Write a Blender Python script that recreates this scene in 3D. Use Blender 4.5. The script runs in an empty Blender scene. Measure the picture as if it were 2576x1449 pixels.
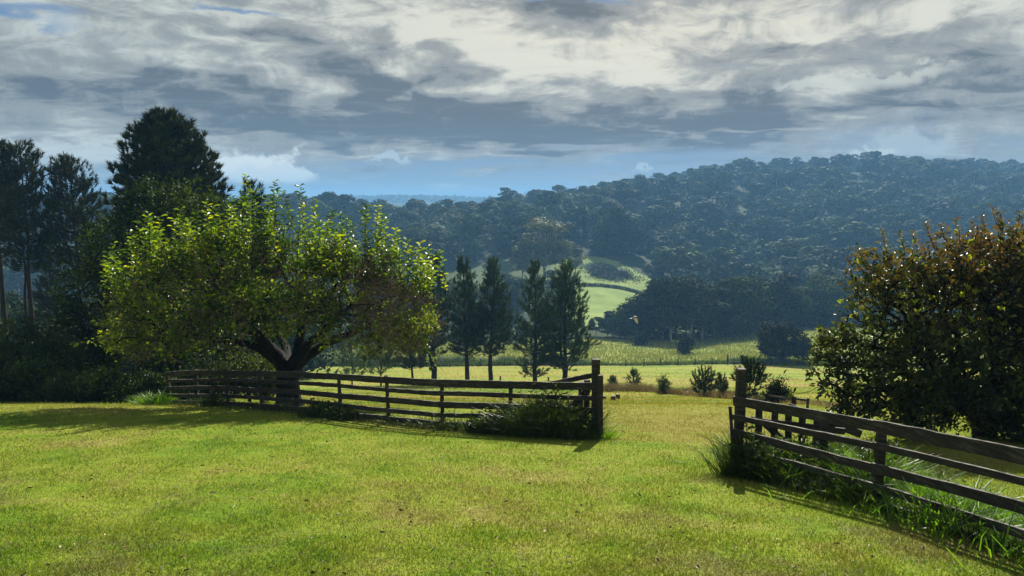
import bpy, math, random
import numpy as np
from mathutils import Vector, Matrix

rng = np.random.default_rng(7)
random.seed(7)
S = bpy.context.scene
COL = S.collection

# ------------------------------------------------------------------ camera
F = 700.0                       # focal length in pixels of a 1024 px wide frame
HOR = 200.0                     # pixel row of the horizon
PITCH = math.atan((288 - HOR) / F)
CAMZ = 2.1
cam_d = bpy.data.cameras.new("camera"); cam = bpy.data.objects.new("camera", cam_d)
COL.objects.link(cam); S.camera = cam
cam_d.sensor_width = 36.0; cam_d.lens = 36.0 * F / 1024.0
cam_d.clip_start = 0.1; cam_d.clip_end = 20000
cam.location = (0, 0, CAMZ); cam.rotation_euler = (math.pi / 2 - PITCH, 0, 0)

S.render.resolution_x = 1024; S.render.resolution_y = 576
S.view_settings.view_transform = 'Standard'; S.view_settings.look = 'None'
S.view_settings.gamma = 1; S.view_settings.exposure = 0.85
S.cycles.use_denoising = True; S.cycles.denoiser = 'OPENIMAGEDENOISE'; S.cycles.denoising_prefilter = 'ACCURATE'
S.cycles.max_bounces = 6; S.cycles.diffuse_bounces = 2; S.cycles.glossy_bounces = 1
S.cycles.transmission_bounces = 3; S.cycles.volume_bounces = 0; S.cycles.transparent_max_bounces = 8
S.cycles.sample_clamp_indirect = 4

SUN_AZ, SUN_EL = math.radians(17), math.radians(37)
sun_dir = Vector((math.sin(SUN_AZ) * math.cos(SUN_EL), math.cos(SUN_AZ) * math.cos(SUN_EL), math.sin(SUN_EL)))
ld = bpy.data.lights.new("sun", 'SUN'); ld.energy = 5.0; ld.angle = math.radians(0.6); ld.color = (1.0, 0.95, 0.84)
lo = bpy.data.objects.new("sun", ld); COL.objects.link(lo)
lo.rotation_euler = (-sun_dir).to_track_quat('-Z', 'Y').to_euler(); lo.location = (0, 0, 60)

# ------------------------------------------------------------------ pixel helpers (of the 1024 x 576 frame)
cP, sP = math.cos(PITCH), math.sin(PITCH)
def ray(px, py):
    u = (px - 512) / F; v = (288 - py) / F
    y = cP + sP * v; z = -sP + cP * v
    return u / y, z / y                       # x and z per metre forward
def D2(x, y):                                 # display (2576 px) to frame pixels
    return x * 1024 / 2576, y * 1024 / 2576

# ------------------------------------------------------------------ node helpers
class NT:
    def __init__(s, tree): s.t = tree; s.n = tree.nodes; s.l = tree.links
    def new(s, typ, **kw):
        n = s.n.new(typ)
        for k, v in kw.items(): setattr(n, k, v)
        return n
    def put(s, sock, v):
        if isinstance(v, bpy.types.NodeSocket): s.l.new(v, sock)
        elif v is not None:
            if sock.type == 'RGBA' and len(v) == 3: v = (*v, 1)
            sock.default_value = v
    def m(s, op, a, b=None, c=None, clamp=False):
        n = s.new('ShaderNodeMath', operation=op); n.use_clamp = clamp
        s.put(n.inputs[0], a)
        if b is not None: s.put(n.inputs[1], b)
        if c is not None: s.put(n.inputs[2], c)
        return n.outputs[0]
    def vm(s, op, a, b=None):
        n = s.new('ShaderNodeVectorMath', operation=op); s.put(n.inputs[0], a)
        if b is not None: s.put(n.inputs[1], b)
        return n.outputs['Value'] if op in ('LENGTH', 'DOT_PRODUCT') else n.outputs[0]
    def noise(s, vec, scale, detail=4, rough=0.55, dist=0.0):
        n = s.new('ShaderNodeTexNoise'); s.put(n.inputs['Vector'], vec)
        n.inputs['Scale'].default_value = scale; n.inputs['Detail'].default_value = detail
        n.inputs['Roughness'].default_value = rough; n.inputs['Distortion'].default_value = dist
        return n.outputs['Fac']
    def ramp(s, f, stops, interp='LINEAR'):
        n = s.new('ShaderNodeValToRGB'); n.color_ramp.interpolation = interp
        e = n.color_ramp.elements
        while len(e) > 1: e.remove(e[-1])
        for i, (p, c) in enumerate(stops):
            if i == 0: e[0].position = p
            else: e.new(p)
            e[i].color = (*c, 1) if len(c) == 3 else c
        s.put(n.inputs[0], f); return n.outputs[0]
    def step(s, f, a, b, lo=0.0, hi=1.0):
        n = s.new('ShaderNodeMapRange', interpolation_type='SMOOTHSTEP')
        s.put(n.inputs[0], f); s.put(n.inputs[1], a); s.put(n.inputs[2], b); s.put(n.inputs[3], lo); s.put(n.inputs[4], hi)
        return n.outputs[0]
    def mix(s, f, a, b, mode='MIX'):
        n = s.new('ShaderNodeMix', data_type='RGBA', blend_type=mode)
        s.put(n.inputs[0], f); s.put(n.inputs[6], a); s.put(n.inputs[7], b); return n.outputs[2]
    def xyz(s, v):
        n = s.new('ShaderNodeSeparateXYZ'); s.put(n.inputs[0], v); return n.outputs
    def comb(s, x, y, z):
        n = s.new('ShaderNodeCombineXYZ')
        for i, a in enumerate((x, y, z)): s.put(n.inputs[i], a)
        return n.outputs[0]
    def scalev(s, v, sc): return s.vm('MULTIPLY', v, sc)

# ------------------------------------------------------------------ world: Nishita sky behind a procedural overcast
W = bpy.data.worlds.new("World"); S.world = W; W.use_nodes = True
W.node_tree.nodes.clear(); w = NT(W.node_tree)
SKY_K = 0.10
sky = w.new('ShaderNodeTexSky', sky_type='NISHITA'); sky.sun_disc = False
sky.sun_elevation = SUN_EL; sky.sun_rotation = SUN_AZ; sky.altitude = 300; sky.dust_density = 1.5
d = w.new('ShaderNodeTexCoord').outputs['Generated']
dn = w.vm('NORMALIZE', d)
X, Y, Z = w.xyz(dn)
el = w.m('ARCSINE', Z); az = w.m('ARCTAN2', X, Y)
zc = w.m('ADD', w.m('MAXIMUM', Z, 0.0), 0.10)
cp = w.comb(w.m('DIVIDE', X, zc), w.m('DIVIDE', Y, zc), 0.0)      # position on the cloud deck
cps = w.scalev(cp, (1.0, 1.35, 1.0))
warp = w.noise(w.scalev(cp, (0.6, 0.9, 1)), 1.3, 3, 0.5)
warp2 = w.noise(w.vm('ADD', w.scalev(cp, (0.6, 0.9, 1)), (7.3, 2.1, 0)), 1.3, 3, 0.5)
fine = w.noise(w.comb(w.m('MULTIPLY', az, 3.2), w.m('MULTIPLY', el, 9.0), 3.0), 3.0, 6, 0.55, 0.3)
azw = w.m('ADD', az, w.m('MULTIPLY', w.m('SUBTRACT', warp, 0.5), 0.35))
elw = w.m('ADD', el, w.m('MULTIPLY', w.m('SUBTRACT', warp2, 0.5), 0.10))
azf = w.m('ADD', azw, w.m('MULTIPLY', w.m('SUBTRACT', fine, 0.5), 0.12))
elf = w.m('ADD', elw, w.m('MULTIPLY', w.m('SUBTRACT', fine, 0.5), 0.06))
def azel(px, py):
    a, b = ray(px, py)
    return math.atan2(a, 1), math.atan2(b, math.hypot(1, a))
def gauss(dx, dy, sx, sy, tilt=0.0, A=None, E=None):              # display pixels
    px, py = D2(dx, dy); a0, e0 = azel(px, py)
    sa, se = sx * 0.3975 / F * 1.0, sy * 0.3975 / F
    da = w.m('SUBTRACT', A if A is not None else azf, a0); de = w.m('SUBTRACT', E if E is not None else elf, e0)
    if tilt: de = w.m('ADD', de, w.m('MULTIPLY', da, tilt))
    q = w.m('ADD', w.m('POWER', w.m('DIVIDE', da, sa), 2.0), w.m('POWER', w.m('DIVIDE', de, se), 2.0))
    return w.m('EXPONENT', w.m('MULTIPLY', q, -1.0))
n1 = w.noise(cps, 0.75, 7, 0.58, 0.35)
n2 = w.noise(w.vm('ADD', cps, (3.1, 8.2, 0)), 2.3, 6, 0.6, 0.25)
bil = w.noise(w.comb(w.m('MULTIPLY', azw, 2.2), w.m('MULTIPLY', elw, 5.0), 1.0), 2.4, 8, .60, .25)
bil2 = w.noise(w.comb(w.m('MULTIPLY', az, 2.4), w.m('MULTIPLY', elw, 5.2), 5.0), 6.0, 10, .68, .5)
bright = w.m('ADD', w.m('MULTIPLY', w.m('SUBTRACT', n1, .5), 0.22), w.m('MULTIPLY', w.m('SUBTRACT', n2, .5), 0.25))
bright = w.m('ADD', bright, w.m('ADD', w.m('MULTIPLY', w.m('SUBTRACT', bil, .5), 1.05), w.m('MULTIPLY', w.m('SUBTRACT', bil2, .5), .80)))
bright = w.m('ADD', bright, .565)
bright = w.m('ADD', bright, w.m('MULTIPLY', w.m('SUBTRACT', fine, 0.5), 0.25))
blobs = [  # (x, y, sx, sy, tilt, amount)
    (200, 215, 420, 38, .05, -.20), (620, 95, 160, 16, .1, -.20), (900, 185, 260, 42, .30, -.26),
    (1150, 265, 330, 42, .15, -.22), (1120, 335, 480, 36, .02, -.30), (620, 320, 280, 26, 0, -.14),
    (1480, 45, 150, 50, 0, -.30), (2480, 175, 260, 55, 0, -.26), (2330, 85, 260, 22, 0, -.20), (1870, 110, 130, 22, 0, -.18),
    (1800, 255, 330, 26, .12, -.16), (2150, 290, 520, 48, 0, -.18), (1650, 340, 350, 45, 0, -.10), (120, 250, 300, 30, 0, -.12),
    (1250, 110, 330, 70, .2, .16), (1560, 195, 420, 40, .18, .24), (2180, 200, 140, 26, -.2, .34), (980, 70, 260, 26, .1, .12),
    (1900, 60, 700, 45, 0, .14), (2250, 30, 500, 30, 0, .12), (180, 365, 220, 20, 0, .24), (1850, 318, 260, 8, 0, .22),
    (560, 185, 200, 20, .1, .12), (150, 120, 300, 40, 0, .06), (2450, 240, 300, 14, 0, .12), (1100, 385, 500, 8, 0, .10),
    (350, 60, 350, 50, 0, .08)]
for b in blobs:
    bright = w.m('ADD', bright, w.m('MULTIPLY', gauss(*b[:5]), b[5]))
warmth = gauss(1650, 60, 900, 260, 0, az, el)
dark_c = w.mix(warmth, (.102, .130, .156), (.142, .155, .165))
mid_c = w.mix(warmth, (.245, .275, .28), (.305, .31, .295))
lite_c = w.mix(warmth, (.48, .53, .51), (.70, .67, .555))
cloud = w.mix(w.step(bright, .28, .52), dark_c, mid_c)
cloud = w.mix(w.step(bright, .50, .84), cloud, lite_c)
# clear gaps: blue band low in the sky and torn patches top left
blue = w.mix(w.step(el, -0.02, 0.16), (.130, .235, .36), (.10, .20, .37))
skyc = w.mix(0.93, w.scalev(sky.outputs[0], (SKY_K, SKY_K, SKY_K)), blue)
gap = w.m('ADD', w.m('MULTIPLY', gauss(1350, 440, 900, 48), 1.0), w.m('MULTIPLY', gauss(2200, 345, 700, 60), .6))
gap = w.m('ADD', gap, w.m('MULTIPLY', gauss(60, 45, 170, 18, .12), .95))
gap = w.m('ADD', gap, w.m('MULTIPLY', gauss(560, 10, 120, 14, .1), .8))
gap = w.m('ADD', gap, w.m('MULTIPLY', gauss(1480, 5, 160, 10), .9))
gap = w.m('ADD', gap, w.m('MULTIPLY', w.m('SUBTRACT', fine, .5), 1.0))
gap = w.m('MAXIMUM', w.step(gap, .35, 1.05), w.step(el, 0.07, -0.03, 0, .9))
final = w.mix(gap, cloud, skyc)
thin = w.noise(w.comb(w.m('MULTIPLY', az, 2.0), w.m('MULTIPLY', el, 22.0), 9.0), 3.0, 5, .6, .2)
final = w.mix(w.m('MULTIPLY', w.step(thin, .52, .78), .32), final, (.34, .395, .42))
def cumulus(dx, dy, sx, sy, col, amt=1.0):
    cn = w.noise(w.comb(w.m('MULTIPLY', az, 9.0), w.m('MULTIPLY', el, 12.0), dx * .01), 3.0, 7, .62, .3)
    A = w.m('ADD', az, w.m('MULTIPLY', w.m('SUBTRACT', cn, .5), .10)); E = w.m('ADD', el, w.m('MULTIPLY', w.m('SUBTRACT', cn, .5), .075))
    g = gauss(dx, dy, sx, sy, 0, A, E)
    base = w.step(el, azel(*D2(dx, dy + sy * .75))[1] - .006, azel(*D2(dx, dy + sy * .2))[1])
    return w.m('MULTIPLY', w.m('MULTIPLY', w.step(g, .27, .66), base), amt), col
for args in ((635, 425, 120, 48, (.62, .68, .68)), (690, 440, 110, 30, (.55, .62, .64)), (2290, 370, 90, 40, (.38, .45, .48), .75), (2190, 385, 50, 18, (.46, .53, .54), .8),
             (985, 402, 60, 13, (.40, .49, .55), .8), (1625, 420, 34, 9, (.42, .52, .58), .8), (100, 385, 260, 26, (.50, .56, .55), .7), (2150, 205, 190, 26, (.55, .57, .52), .7)):
    k, c = cumulus(*args); final = w.mix(k, final, c)
bgn = w.new('ShaderNodeBackground'); w.put(bgn.inputs[0], final); bgn.inputs[1].default_value = 0.66
wo = w.new('ShaderNodeOutputWorld'); w.l.new(bgn.outputs[0], wo.inputs[0])
W.cycles.sampling_method = 'MANUAL'; W.cycles.sample_map_resolution = 512

# ------------------------------------------------------------------ terrain height
TC = [-900, 0, 150, 300, 360, 430, 520, 600, 650, 700, 800, 900, 1024, 1900]
def prow(*v): return list(v)
TR = [
 (30,  [400]*14),
 (45,  [394]*14),
 (60,  [390]*14),
 (90,  [380]*14),
 (140, [367, 366, 366, 366, 366, 366, 366, 366, 366, 366, 366, 368, 368, 368]),
 (165, [358, 358, 358, 358, 358, 358, 356, 356, 356, 356, 355, 353, 353, 355]),
 (200, prow(345, 345, 346, 348, 348, 347, 343, 343, 344, 346, 337, 333, 333, 335)),
 (235, prow(335, 335, 338, 340, 338, 335, 330, 325, 330, 335, 330, 326, 326, 328)),
 (290, prow(315, 315, 325, 330, 325, 315, 308, 303, 310, 322, 318, 312, 312, 312)),
 (340, prow(295, 295, 310, 310, 305, 292, 285, 281, 288, 305, 302, 298, 298, 298)),
 (390, prow(270, 270, 285, 290, 285, 270, 263, 262, 270, 290, 288, 284, 282, 282)),
 (450, prow(245, 245, 255, 262, 258, 246, 242, 244, 252, 270, 268, 262, 255, 255)),
 (520, prow(227.3, 227.3, 226.8, 221.4, 228.0, 232.3, 217.9, 219.2, 227.3, 237.4, 240.7, 231.6, 226.0, 226.0)),
 (590, prow(223.0, 223.0, 219.0, 215.4, 229.4, 237.0, 215.8, 209.6, 209.4, 214.8, 213.8, 210.8, 215.6, 215.6)),
 (680, prow(224.0, 224.0, 223.0, 221.0, 231.0, 240.0, 218.0, 208.0, 197.0, 190.0, 190.0, 186.0, 199.0, 199.0)),
 (780, prow(222.0, 222.0, 221.0, 221.0, 229.0, 239.0, 219.0, 207.0, 194.0, 181.0, 176.0, 171.0, 187.0, 188.0)),
 (900, prow(222.0, 222.0, 221.0, 221.0, 229.0, 239.0, 222.0, 211.0, 197.0, 183.0, 177.0, 172.0, 188.0, 190.0)),
 (1300, [211]*14),
 (2200, [206]*14),
 (2700, prow(203, 203, 203, 203, 196.5, 196, 201, 202, 203, 203, 203, 203, 203, 203)),
 (3400, [202.5]*14),
 (6000, [201.5]*14)]
_D = np.array([r[0] for r in TR], float); _U = np.array([(c - 512) / F for c in TC])
_P = np.array([r[1] for r in TR], float)
def depth_of(py):
    v = (288 - py) / F
    return -(-sP + cP * v) / (cP + sP * v)
_T = depth_of(_P)
_LD = np.linspace(math.log(16), math.log(6000), 340)
_UU = np.linspace(-2.0, 2.0, 240)
_near = 0.2 + CAMZ / np.exp(_LD)
_tab = np.zeros((len(_LD), len(_U)))
ldk = np.concatenate([[math.log(13), math.log(20)], np.log(_D)])
for j in range(len(_U)):
    tk = np.concatenate([[.2 + CAMZ / 13, .2 + CAMZ / 20], _T[:, j]])
    _tab[:, j] = np.interp(_LD, ldk, tk)
k = np.exp(-0.5 * (np.arange(-9, 10) / 2.6) ** 2); k /= k.sum()
_tab = np.apply_along_axis(lambda c: np.convolve(np.pad(c, 9, mode='reflect', reflect_type='odd'), k, 'valid'), 0, _tab)
_tb2 = np.array([np.interp(_UU, _U, r) for r in _tab])
k2 = np.exp(-0.5 * (np.arange(-9, 10) / 3.0) ** 2); k2 /= k2.sum()
_tb2 = np.apply_along_axis(lambda c: np.convolve(np.pad(c, 9, mode='edge'), k2, 'valid'), 1, _tb2)
def vnoise(x, y, seed=0):
    r = np.random.default_rng(seed); G = r.random((256, 256))
    xi = np.floor(x).astype(int); yi = np.floor(y).astype(int); fx = x - xi; fy = y - yi
    fx = fx * fx * (3 - 2 * fx); fy = fy * fy * (3 - 2 * fy)
    g = lambda a, b: G[a % 256, b % 256]
    return (g(xi, yi) * (1 - fx) + g(xi + 1, yi) * fx) * (1 - fy) + (g(xi, yi + 1) * (1 - fx) + g(xi + 1, yi + 1) * fx) * fy - 0.5
def gz(x, y):
    x = np.asarray(x, float); y = np.asarray(y, float)
    x, y = np.broadcast_arrays(x, y)
    yy = np.maximum(y, 1.0)
    near = -0.2 * np.where(y > 0, y, y * 0.4)
    u = np.clip(x / np.maximum(yy, 1), -1.99, 1.99)
    fi = np.clip((np.log(np.maximum(yy, 16.01)) - _LD[0]) / (_LD[1] - _LD[0]), 0, len(_LD) - 1.001)
    ui = (u - _UU[0]) / (_UU[1] - _UU[0]); i = fi.astype(int); j = np.clip(ui.astype(int), 0, len(_UU) - 2)
    a = fi - i; b = ui - j
    t = (_tb2[i, j] * (1 - b) + _tb2[i, j + 1] * b) * (1 - a) + (_tb2[i + 1, j] * (1 - b) + _tb2[i + 1, j + 1] * b) * a
    far = CAMZ - t * yy
    s = np.clip((y - 17) / 8, 0, 1); s = s * s * (3 - 2 * s)
    z = near * (1 - s) + far * s
    z = z + 0.10 * vnoise(x / 4.5, y / 4.5, 1) * np.clip((60 - y) / 40, .0, 1) + 0.03 * vnoise(x / .9, y / .9, 2) * (y < 40)
    z = z + (.28 * vnoise(x / 16 + 3, y / 2.6, 5) + .5 * vnoise(x / 20, y / 12, 6)) * np.clip((y - 24) / 12, 0, 1) * np.clip((146 - y) / 10, 0, 1)
    z = z + 0.7 * vnoise(x / 22, y / 22, 3) * np.clip((y - 60) / 80, 0, 1) + 10 * vnoise(x / 75, y / 75, 4) * np.clip((y - 420) / 150, 0, 1)
    return z
def gz1(x, y): return float(gz(np.array([x]), np.array([y]))[0])
def at(px, py, D=None):
    """ground point seen at a pixel (D None) or the point at distance D on that pixel's ray"""
    rx, rz = ray(px, py)
    if D is not None: return Vector((rx * D, D, CAMZ + rz * D))
    ys = np.exp(np.linspace(math.log(4), math.log(3000), 4000))
    dz = (CAMZ + rz * ys) - gz(rx * ys, ys)
    i = int(np.argmax(dz < 0))
    return Vector((rx * ys[i], ys[i], gz1(rx * ys[i], ys[i])))
def foot(px, D):                              # ground point in image column px at distance D
    rx = (px - 512) / F
    for _ in range(3):
        z = gz1(rx * D, D); py = HOR
        # invert: x per metre depends a little on the row
        t = (z - CAMZ) / D; ang = math.atan(t) + PITCH; y = math.cos(math.atan(t)); 
        depthc = cP - sP * t                  # camera depth per metre forward
        rx = (px - 512) / F * depthc
    return Vector((rx * D, D, gz1(rx * D, D)))
def hgt(py_top, D, px=512):                   # absolute z of a pixel row at distance D
    return CAMZ + ray(px, py_top)[1] * D

# ------------------------------------------------------------------ object helpers
def link(o): COL.objects.link(o); return o
def tag(o, label=None, cat=None, group=None, kind=None):
    if label: o['label'] = label
    if cat: o['category'] = cat
    if group: o['group'] = group
    if kind: o['kind'] = kind
    return o
def empty(name, loc, label, cat, group=None, rz=0):
    o = bpy.data.objects.new(name, None); link(o); o.location = loc; o.rotation_euler.z = rz
    o.empty_display_size = .3
    return tag(o, label, cat, group)
def make_mesh(name, parts, mats, smooth=False, attr=None):
    """parts: list of (verts (n,3), faces (m,k) int, material index)"""
    vs, loops, starts, totals, mi = [], [], [], [], []
    vo = 0; lo_ = 0
    for V, Fc, m_ in parts:
        V = np.asarray(V, np.float32); Fc = np.asarray(Fc, np.int32)
        if len(Fc) == 0: continue
        vs.append(V); loops.append((Fc + vo).ravel()); kk = Fc.shape[1]
        starts.append(lo_ + np.arange(len(Fc)) * kk); totals.append(np.full(len(Fc), kk)); mi.append(np.full(len(Fc), m_))
        vo += len(V); lo_ += Fc.size
    me = bpy.data.meshes.new(name)
    if not vs: return me
    V = np.concatenate(vs); L = np.concatenate(loops); st = np.concatenate(starts); tt = np.concatenate(totals); mi = np.concatenate(mi)
    me.vertices.add(len(V)); me.vertices.foreach_set('co', V.ravel())
    me.loops.add(len(L)); me.loops.foreach_set('vertex_index', L.astype(np.int32))
    me.polygons.add(len(st)); me.polygons.foreach_set('loop_start', st.astype(np.int32)); me.polygons.foreach_set('loop_total', tt.astype(np.int32))
    me.polygons.foreach_set('material_index', mi.astype(np.int32))
    me.polygons.foreach_set('use_smooth', np.full(len(st), smooth))
    for m_ in mats: me.materials.append(m_)
    me.update(calc_edges=True)
    return me
def obj(name, me, parent=None, loc=None):
    o = bpy.data.objects.new(name, me); link(o)
    if parent is not None: o.parent = parent
    if loc is not None: o.location = loc
    return o
def unit(a): return a / np.maximum(np.linalg.norm(a, axis=-1, keepdims=True), 1e-9)
def tube(P, R, sides=6, cap=True):
    P = np.asarray(P, float); R = np.asarray(R, float) * np.ones(len(P)); n = len(P)
    T = unit(np.gradient(P, axis=0))
    ref = np.array([0.0, 1, 0]) if abs(T[0][1]) < .8 else np.array([1.0, 0, 0])
    A = unit(np.cross(T, ref)); B = np.cross(T, A)
    th = np.arange(sides) * 2 * math.pi / sides
    V = P[:, None] + R[:, None, None] * (np.cos(th)[None, :, None] * A[:, None] + np.sin(th)[None, :, None] * B[:, None])
    V = V.reshape(-1, 3)
    i = np.arange(n - 1)[:, None] * sides; j = np.arange(sides)[None]
    jn = (j + 1) % sides
    Fq = np.stack([i + j, i + jn, i + sides + jn, i + sides + j], -1).reshape(-1, 4)
    return V, Fq
def merge(parts, k):
    V, Fc, o = [], [], 0
    for v, f in parts:
        V.append(v); Fc.append(f + o); o += len(v)
    if not V: return np.zeros((0, 3)), np.zeros((0, k), int)
    return np.concatenate(V), np.concatenate(Fc)
def frames(d):
    d = unit(d); up = np.tile([0.0, 0, 1], (len(d), 1)); up[np.abs(d[:, 2]) > .95] = (1, 0, 0)
    s = unit(np.cross(d, up)); return d, s, np.cross(s, d)
def leaves(P, Dr, L, Wd, fold=.25, roll=None, r=rng):
    """oval leaves of two quads folded on the midrib: base P, direction Dr"""
    n = len(P); d_, s_, u_ = frames(Dr)
    a = r.uniform(-1, 1, n) * (1.2 if roll is None else roll); ca, sa = np.cos(a)[:, None], np.sin(a)[:, None]
    s_, u_ = s_ * ca + u_ * sa, u_ * ca - s_ * sa
    L = (L * np.ones(n))[:, None]; Wd = (Wd * np.ones(n))[:, None]
    f = u_ * Wd * fold
    V = np.stack([P, P + d_ * L * .3 + s_ * Wd * .45 + f, P + d_ * L * .72 + s_ * Wd * .36 + f, P + d_ * L - u_ * L * .12,
                  P + d_ * L * .72 - s_ * Wd * .36 + f, P + d_ * L * .3 - s_ * Wd * .45 + f], 1).reshape(-1, 3)
    b = np.arange(n)[:, None] * 6
    Fq = np.concatenate([b + np.array([[0, 1, 2, 3]]), b + np.array([[0, 3, 4, 5]])])
    return V, Fq
def cards(P, Nn, size, r=rng, rough=.55, ar=1.0):
    """single quads (leaf clumps) with normal about Nn"""
    n = len(P); Nn = unit(Nn + r.normal(0, rough, (n, 3))); d_, s_, u_ = frames(Nn)
    a = r.uniform(0, 6.28, n); ca, sa = np.cos(a)[:, None], np.sin(a)[:, None]
    s_, u_ = s_ * ca + u_ * sa, u_ * ca - s_ * sa
    size = (size * np.ones(n))[:, None] * .5
    V = np.stack([P - s_ * size, P - u_ * size * .6 * ar, P + s_ * size, P + u_ * size * .6 * ar + d_ * size * .3], 1).reshape(-1, 3)
    return V, np.arange(n * 4).reshape(-1, 4)
def blades(P, Dr, L, Wd, bend=.4, r=rng, segs=2):
    """grass blades: a quad and a tip triangle given as quads"""
    n = len(P); d_ = unit(Dr); az_ = r.uniform(0, 6.28, n)
    s_ = unit(np.stack([np.cos(az_), np.sin(az_), 0 * az_], 1))
    L = (L * np.ones(n))[:, None]; Wd = (Wd * np.ones(n))[:, None]
    h = unit(np.stack([d_[:, 0], d_[:, 1], 0 * az_], 1) + 1e-4) * bend
    m1 = P + d_ * L * .55 + h * L * .08; tp = P + d_ * L * .9 + h * L * .35 - np.array([0, 0, 1]) * L * bend * .15
    V = np.stack([P - s_ * Wd * .5, P + s_ * Wd * .5, m1 + s_ * Wd * .42, m1 - s_ * Wd * .42, tp + s_ * Wd * .04, tp - s_ * Wd * .04], 1).reshape(-1, 3)
    b = np.arange(n)[:, None] * 6
    return V, np.concatenate([b + np.array([[0, 1, 2, 3]]), b + np.array([[3, 2, 4, 5]])])
def tris(P, Dr, L, Wd, r=rng):
    n = len(P); az_ = r.uniform(0, 6.28, n); s_ = np.stack([np.cos(az_), np.sin(az_), 0 * az_], 1)
    L = (L * np.ones(n))[:, None]; Wd = (Wd * np.ones(n))[:, None]
    V = np.stack([P - s_ * Wd * .5, P + s_ * Wd * .5, P + unit(Dr) * L], 1).reshape(-1, 3)
    return V, np.arange(n * 3).reshape(-1, 3)
def needles(P, Ax, n_per, L, spread, wid, clen=0.0, r=rng):
    """bottle-brush tufts: P base, Ax axis; needles leave the axis along clen"""
    k = len(P); P = np.repeat(P, n_per, 0); A = np.repeat(unit(Ax), n_per, 0); n = k * n_per
    t = r.random(n)[:, None]; clen = np.repeat(clen * np.ones(k), n_per)[:, None]
    q = unit(A * (1 - spread) + unit(r.normal(0, 1, (n, 3))) * spread)
    b = P + A * clen * t
    L = (L * r.uniform(.7, 1.15, n))[:, None]
    s_ = unit(np.cross(q, r.normal(0, 1, (n, 3)))) * wid
    V = np.stack([b - s_ * .5, b + s_ * .5, b + q * L], 1).reshape(-1, 3)
    return V, np.arange(n * 3).reshape(-1, 3)
# ------------------------------------------------------------------ materials
def mat(name):
    m = bpy.data.materials.new(name); m.use_nodes = True; m.node_tree.nodes.clear()
    t = NT(m.node_tree); out = t.new('ShaderNodeOutputMaterial')
    return m, t, out
def leaf_mat(name, stops, trans=.45, rough=.5, spec=.35, nscale=.5, tint=(1.25, 1.15, .35), posramp=None):
    m, t, out = mat(name)
    g = t.new('ShaderNodeNewGeometry'); rnd = g.outputs['Random Per Island']; pos = g.outputs['Position']
    nz = t.noise(pos, nscale, 3, .6)
    f = t.m('ADD', t.m('MULTIPLY', rnd, .62), t.m('MULTIPLY', t.m('SUBTRACT', nz, .5), 1.5))
    f = t.m('ADD', f, t.m('ADD', t.m('MULTIPLY', t.new('ShaderNodeObjectInfo').outputs['Random'], .34), .02))
    c = t.ramp(f, stops)
    if posramp: c = posramp(t, c, pos, rnd)
    p = t.new('ShaderNodeBsdfPrincipled'); t.put(p.inputs['Base Color'], c); p.inputs['Roughness'].default_value = rough
    p.inputs['Specular IOR Level'].default_value = spec
    tr = t.new('ShaderNodeBsdfTranslucent'); t.put(tr.inputs[0], t.mix(1.0, c, (*tint, 1), 'MULTIPLY'))
    mx = t.new('ShaderNodeMixShader'); mx.inputs[0].default_value = trans
    t.l.new(p.outputs[0], mx.inputs[1]); t.l.new(tr.outputs[0], mx.inputs[2]); t.l.new(mx.outputs[0], out.inputs[0])
    return m
def bark_mat(name, a, b, scale=6.0, stretch=(1, 1, .25)):
    m, t, out = mat(name)
    pos = t.new('ShaderNodeNewGeometry').outputs['Position']
    nz = t.noise(t.scalev(pos, stretch), scale, 5, .65)
    c = t.ramp(nz, [(.3, a), (.7, b)])
    p = t.new('ShaderNodeBsdfPrincipled'); t.put(p.inputs['Base Color'], c); p.inputs['Roughness'].default_value = .9
    p.inputs['Specular IOR Level'].default_value = .15
    bp = t.new('ShaderNodeBump'); bp.inputs['Strength'].default_value = .6; bp.inputs['Distance'].default_value = .03
    t.put(bp.inputs['Height'], nz); t.l.new(bp.outputs[0], p.inputs['Normal'])
    t.l.new(p.outputs[0], out.inputs[0]); return m
G1 = (.030, .055, .014); 
M = {}
M['mulberry'] = leaf_mat('lime_leaf', [(0, (.020, .055, .005)), (.3, (.07, .14, .008)), (.62, (.23, .33, .012)), (1, (.48, .45, .015))], .56, .38, .45, .6, (1.25, 1.2, .3))
M['camphor'] = leaf_mat('dark_glossy_leaf', [(0, (.007, .017, .004)), (.5, (.018, .040, .008)), (1, (.095, .15, .018))], .35, .5, .18, .35)
M['bush'] = leaf_mat('shrub_leaf', [(0, (.012, .026, .008)), (.5, (.035, .065, .014)), (1, (.12, .15, .02))], .35, .5, .3, .5)
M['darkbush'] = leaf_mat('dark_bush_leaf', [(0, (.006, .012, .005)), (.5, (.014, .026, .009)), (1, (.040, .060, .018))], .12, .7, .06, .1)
def guava_pos(t, c, pos, rnd):
    x, y, z = t.xyz(pos)
    h = t.m('ADD', t.m('MULTIPLY', z, .30), t.m('MULTIPLY', rnd, .9))
    hz = t.step(t.m('ADD', h, t.m('MULTIPLY', t.noise(pos, 1.3, 4, .7), 1.5)), 1.05, 1.95)
    c2 = t.mix(t.m('MULTIPLY', hz, .65), c, (.19, .085, .036))
    return c2
M['guava'] = leaf_mat('bronze_green_leaf', [(0, (.012, .024, .007)), (.45, (.034, .058, .012)), (.75, (.09, .12, .018)), (1, (.24, .28, .028))], .42, .38, .45, .8, (1.2, 1.1, .35), guava_pos)
M['newleaf'] = leaf_mat('new_leaf', [(0, (.20, .30, .02)), (1, (.38, .42, .03))], .5, .4, .4, 1)
M['pine'] = leaf_mat('pine_needles', [(0, (.007, .020, .008)), (.5, (.024, .052, .017)), (1, (.08, .13, .042))], .12, .5, .15, .25)
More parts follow.
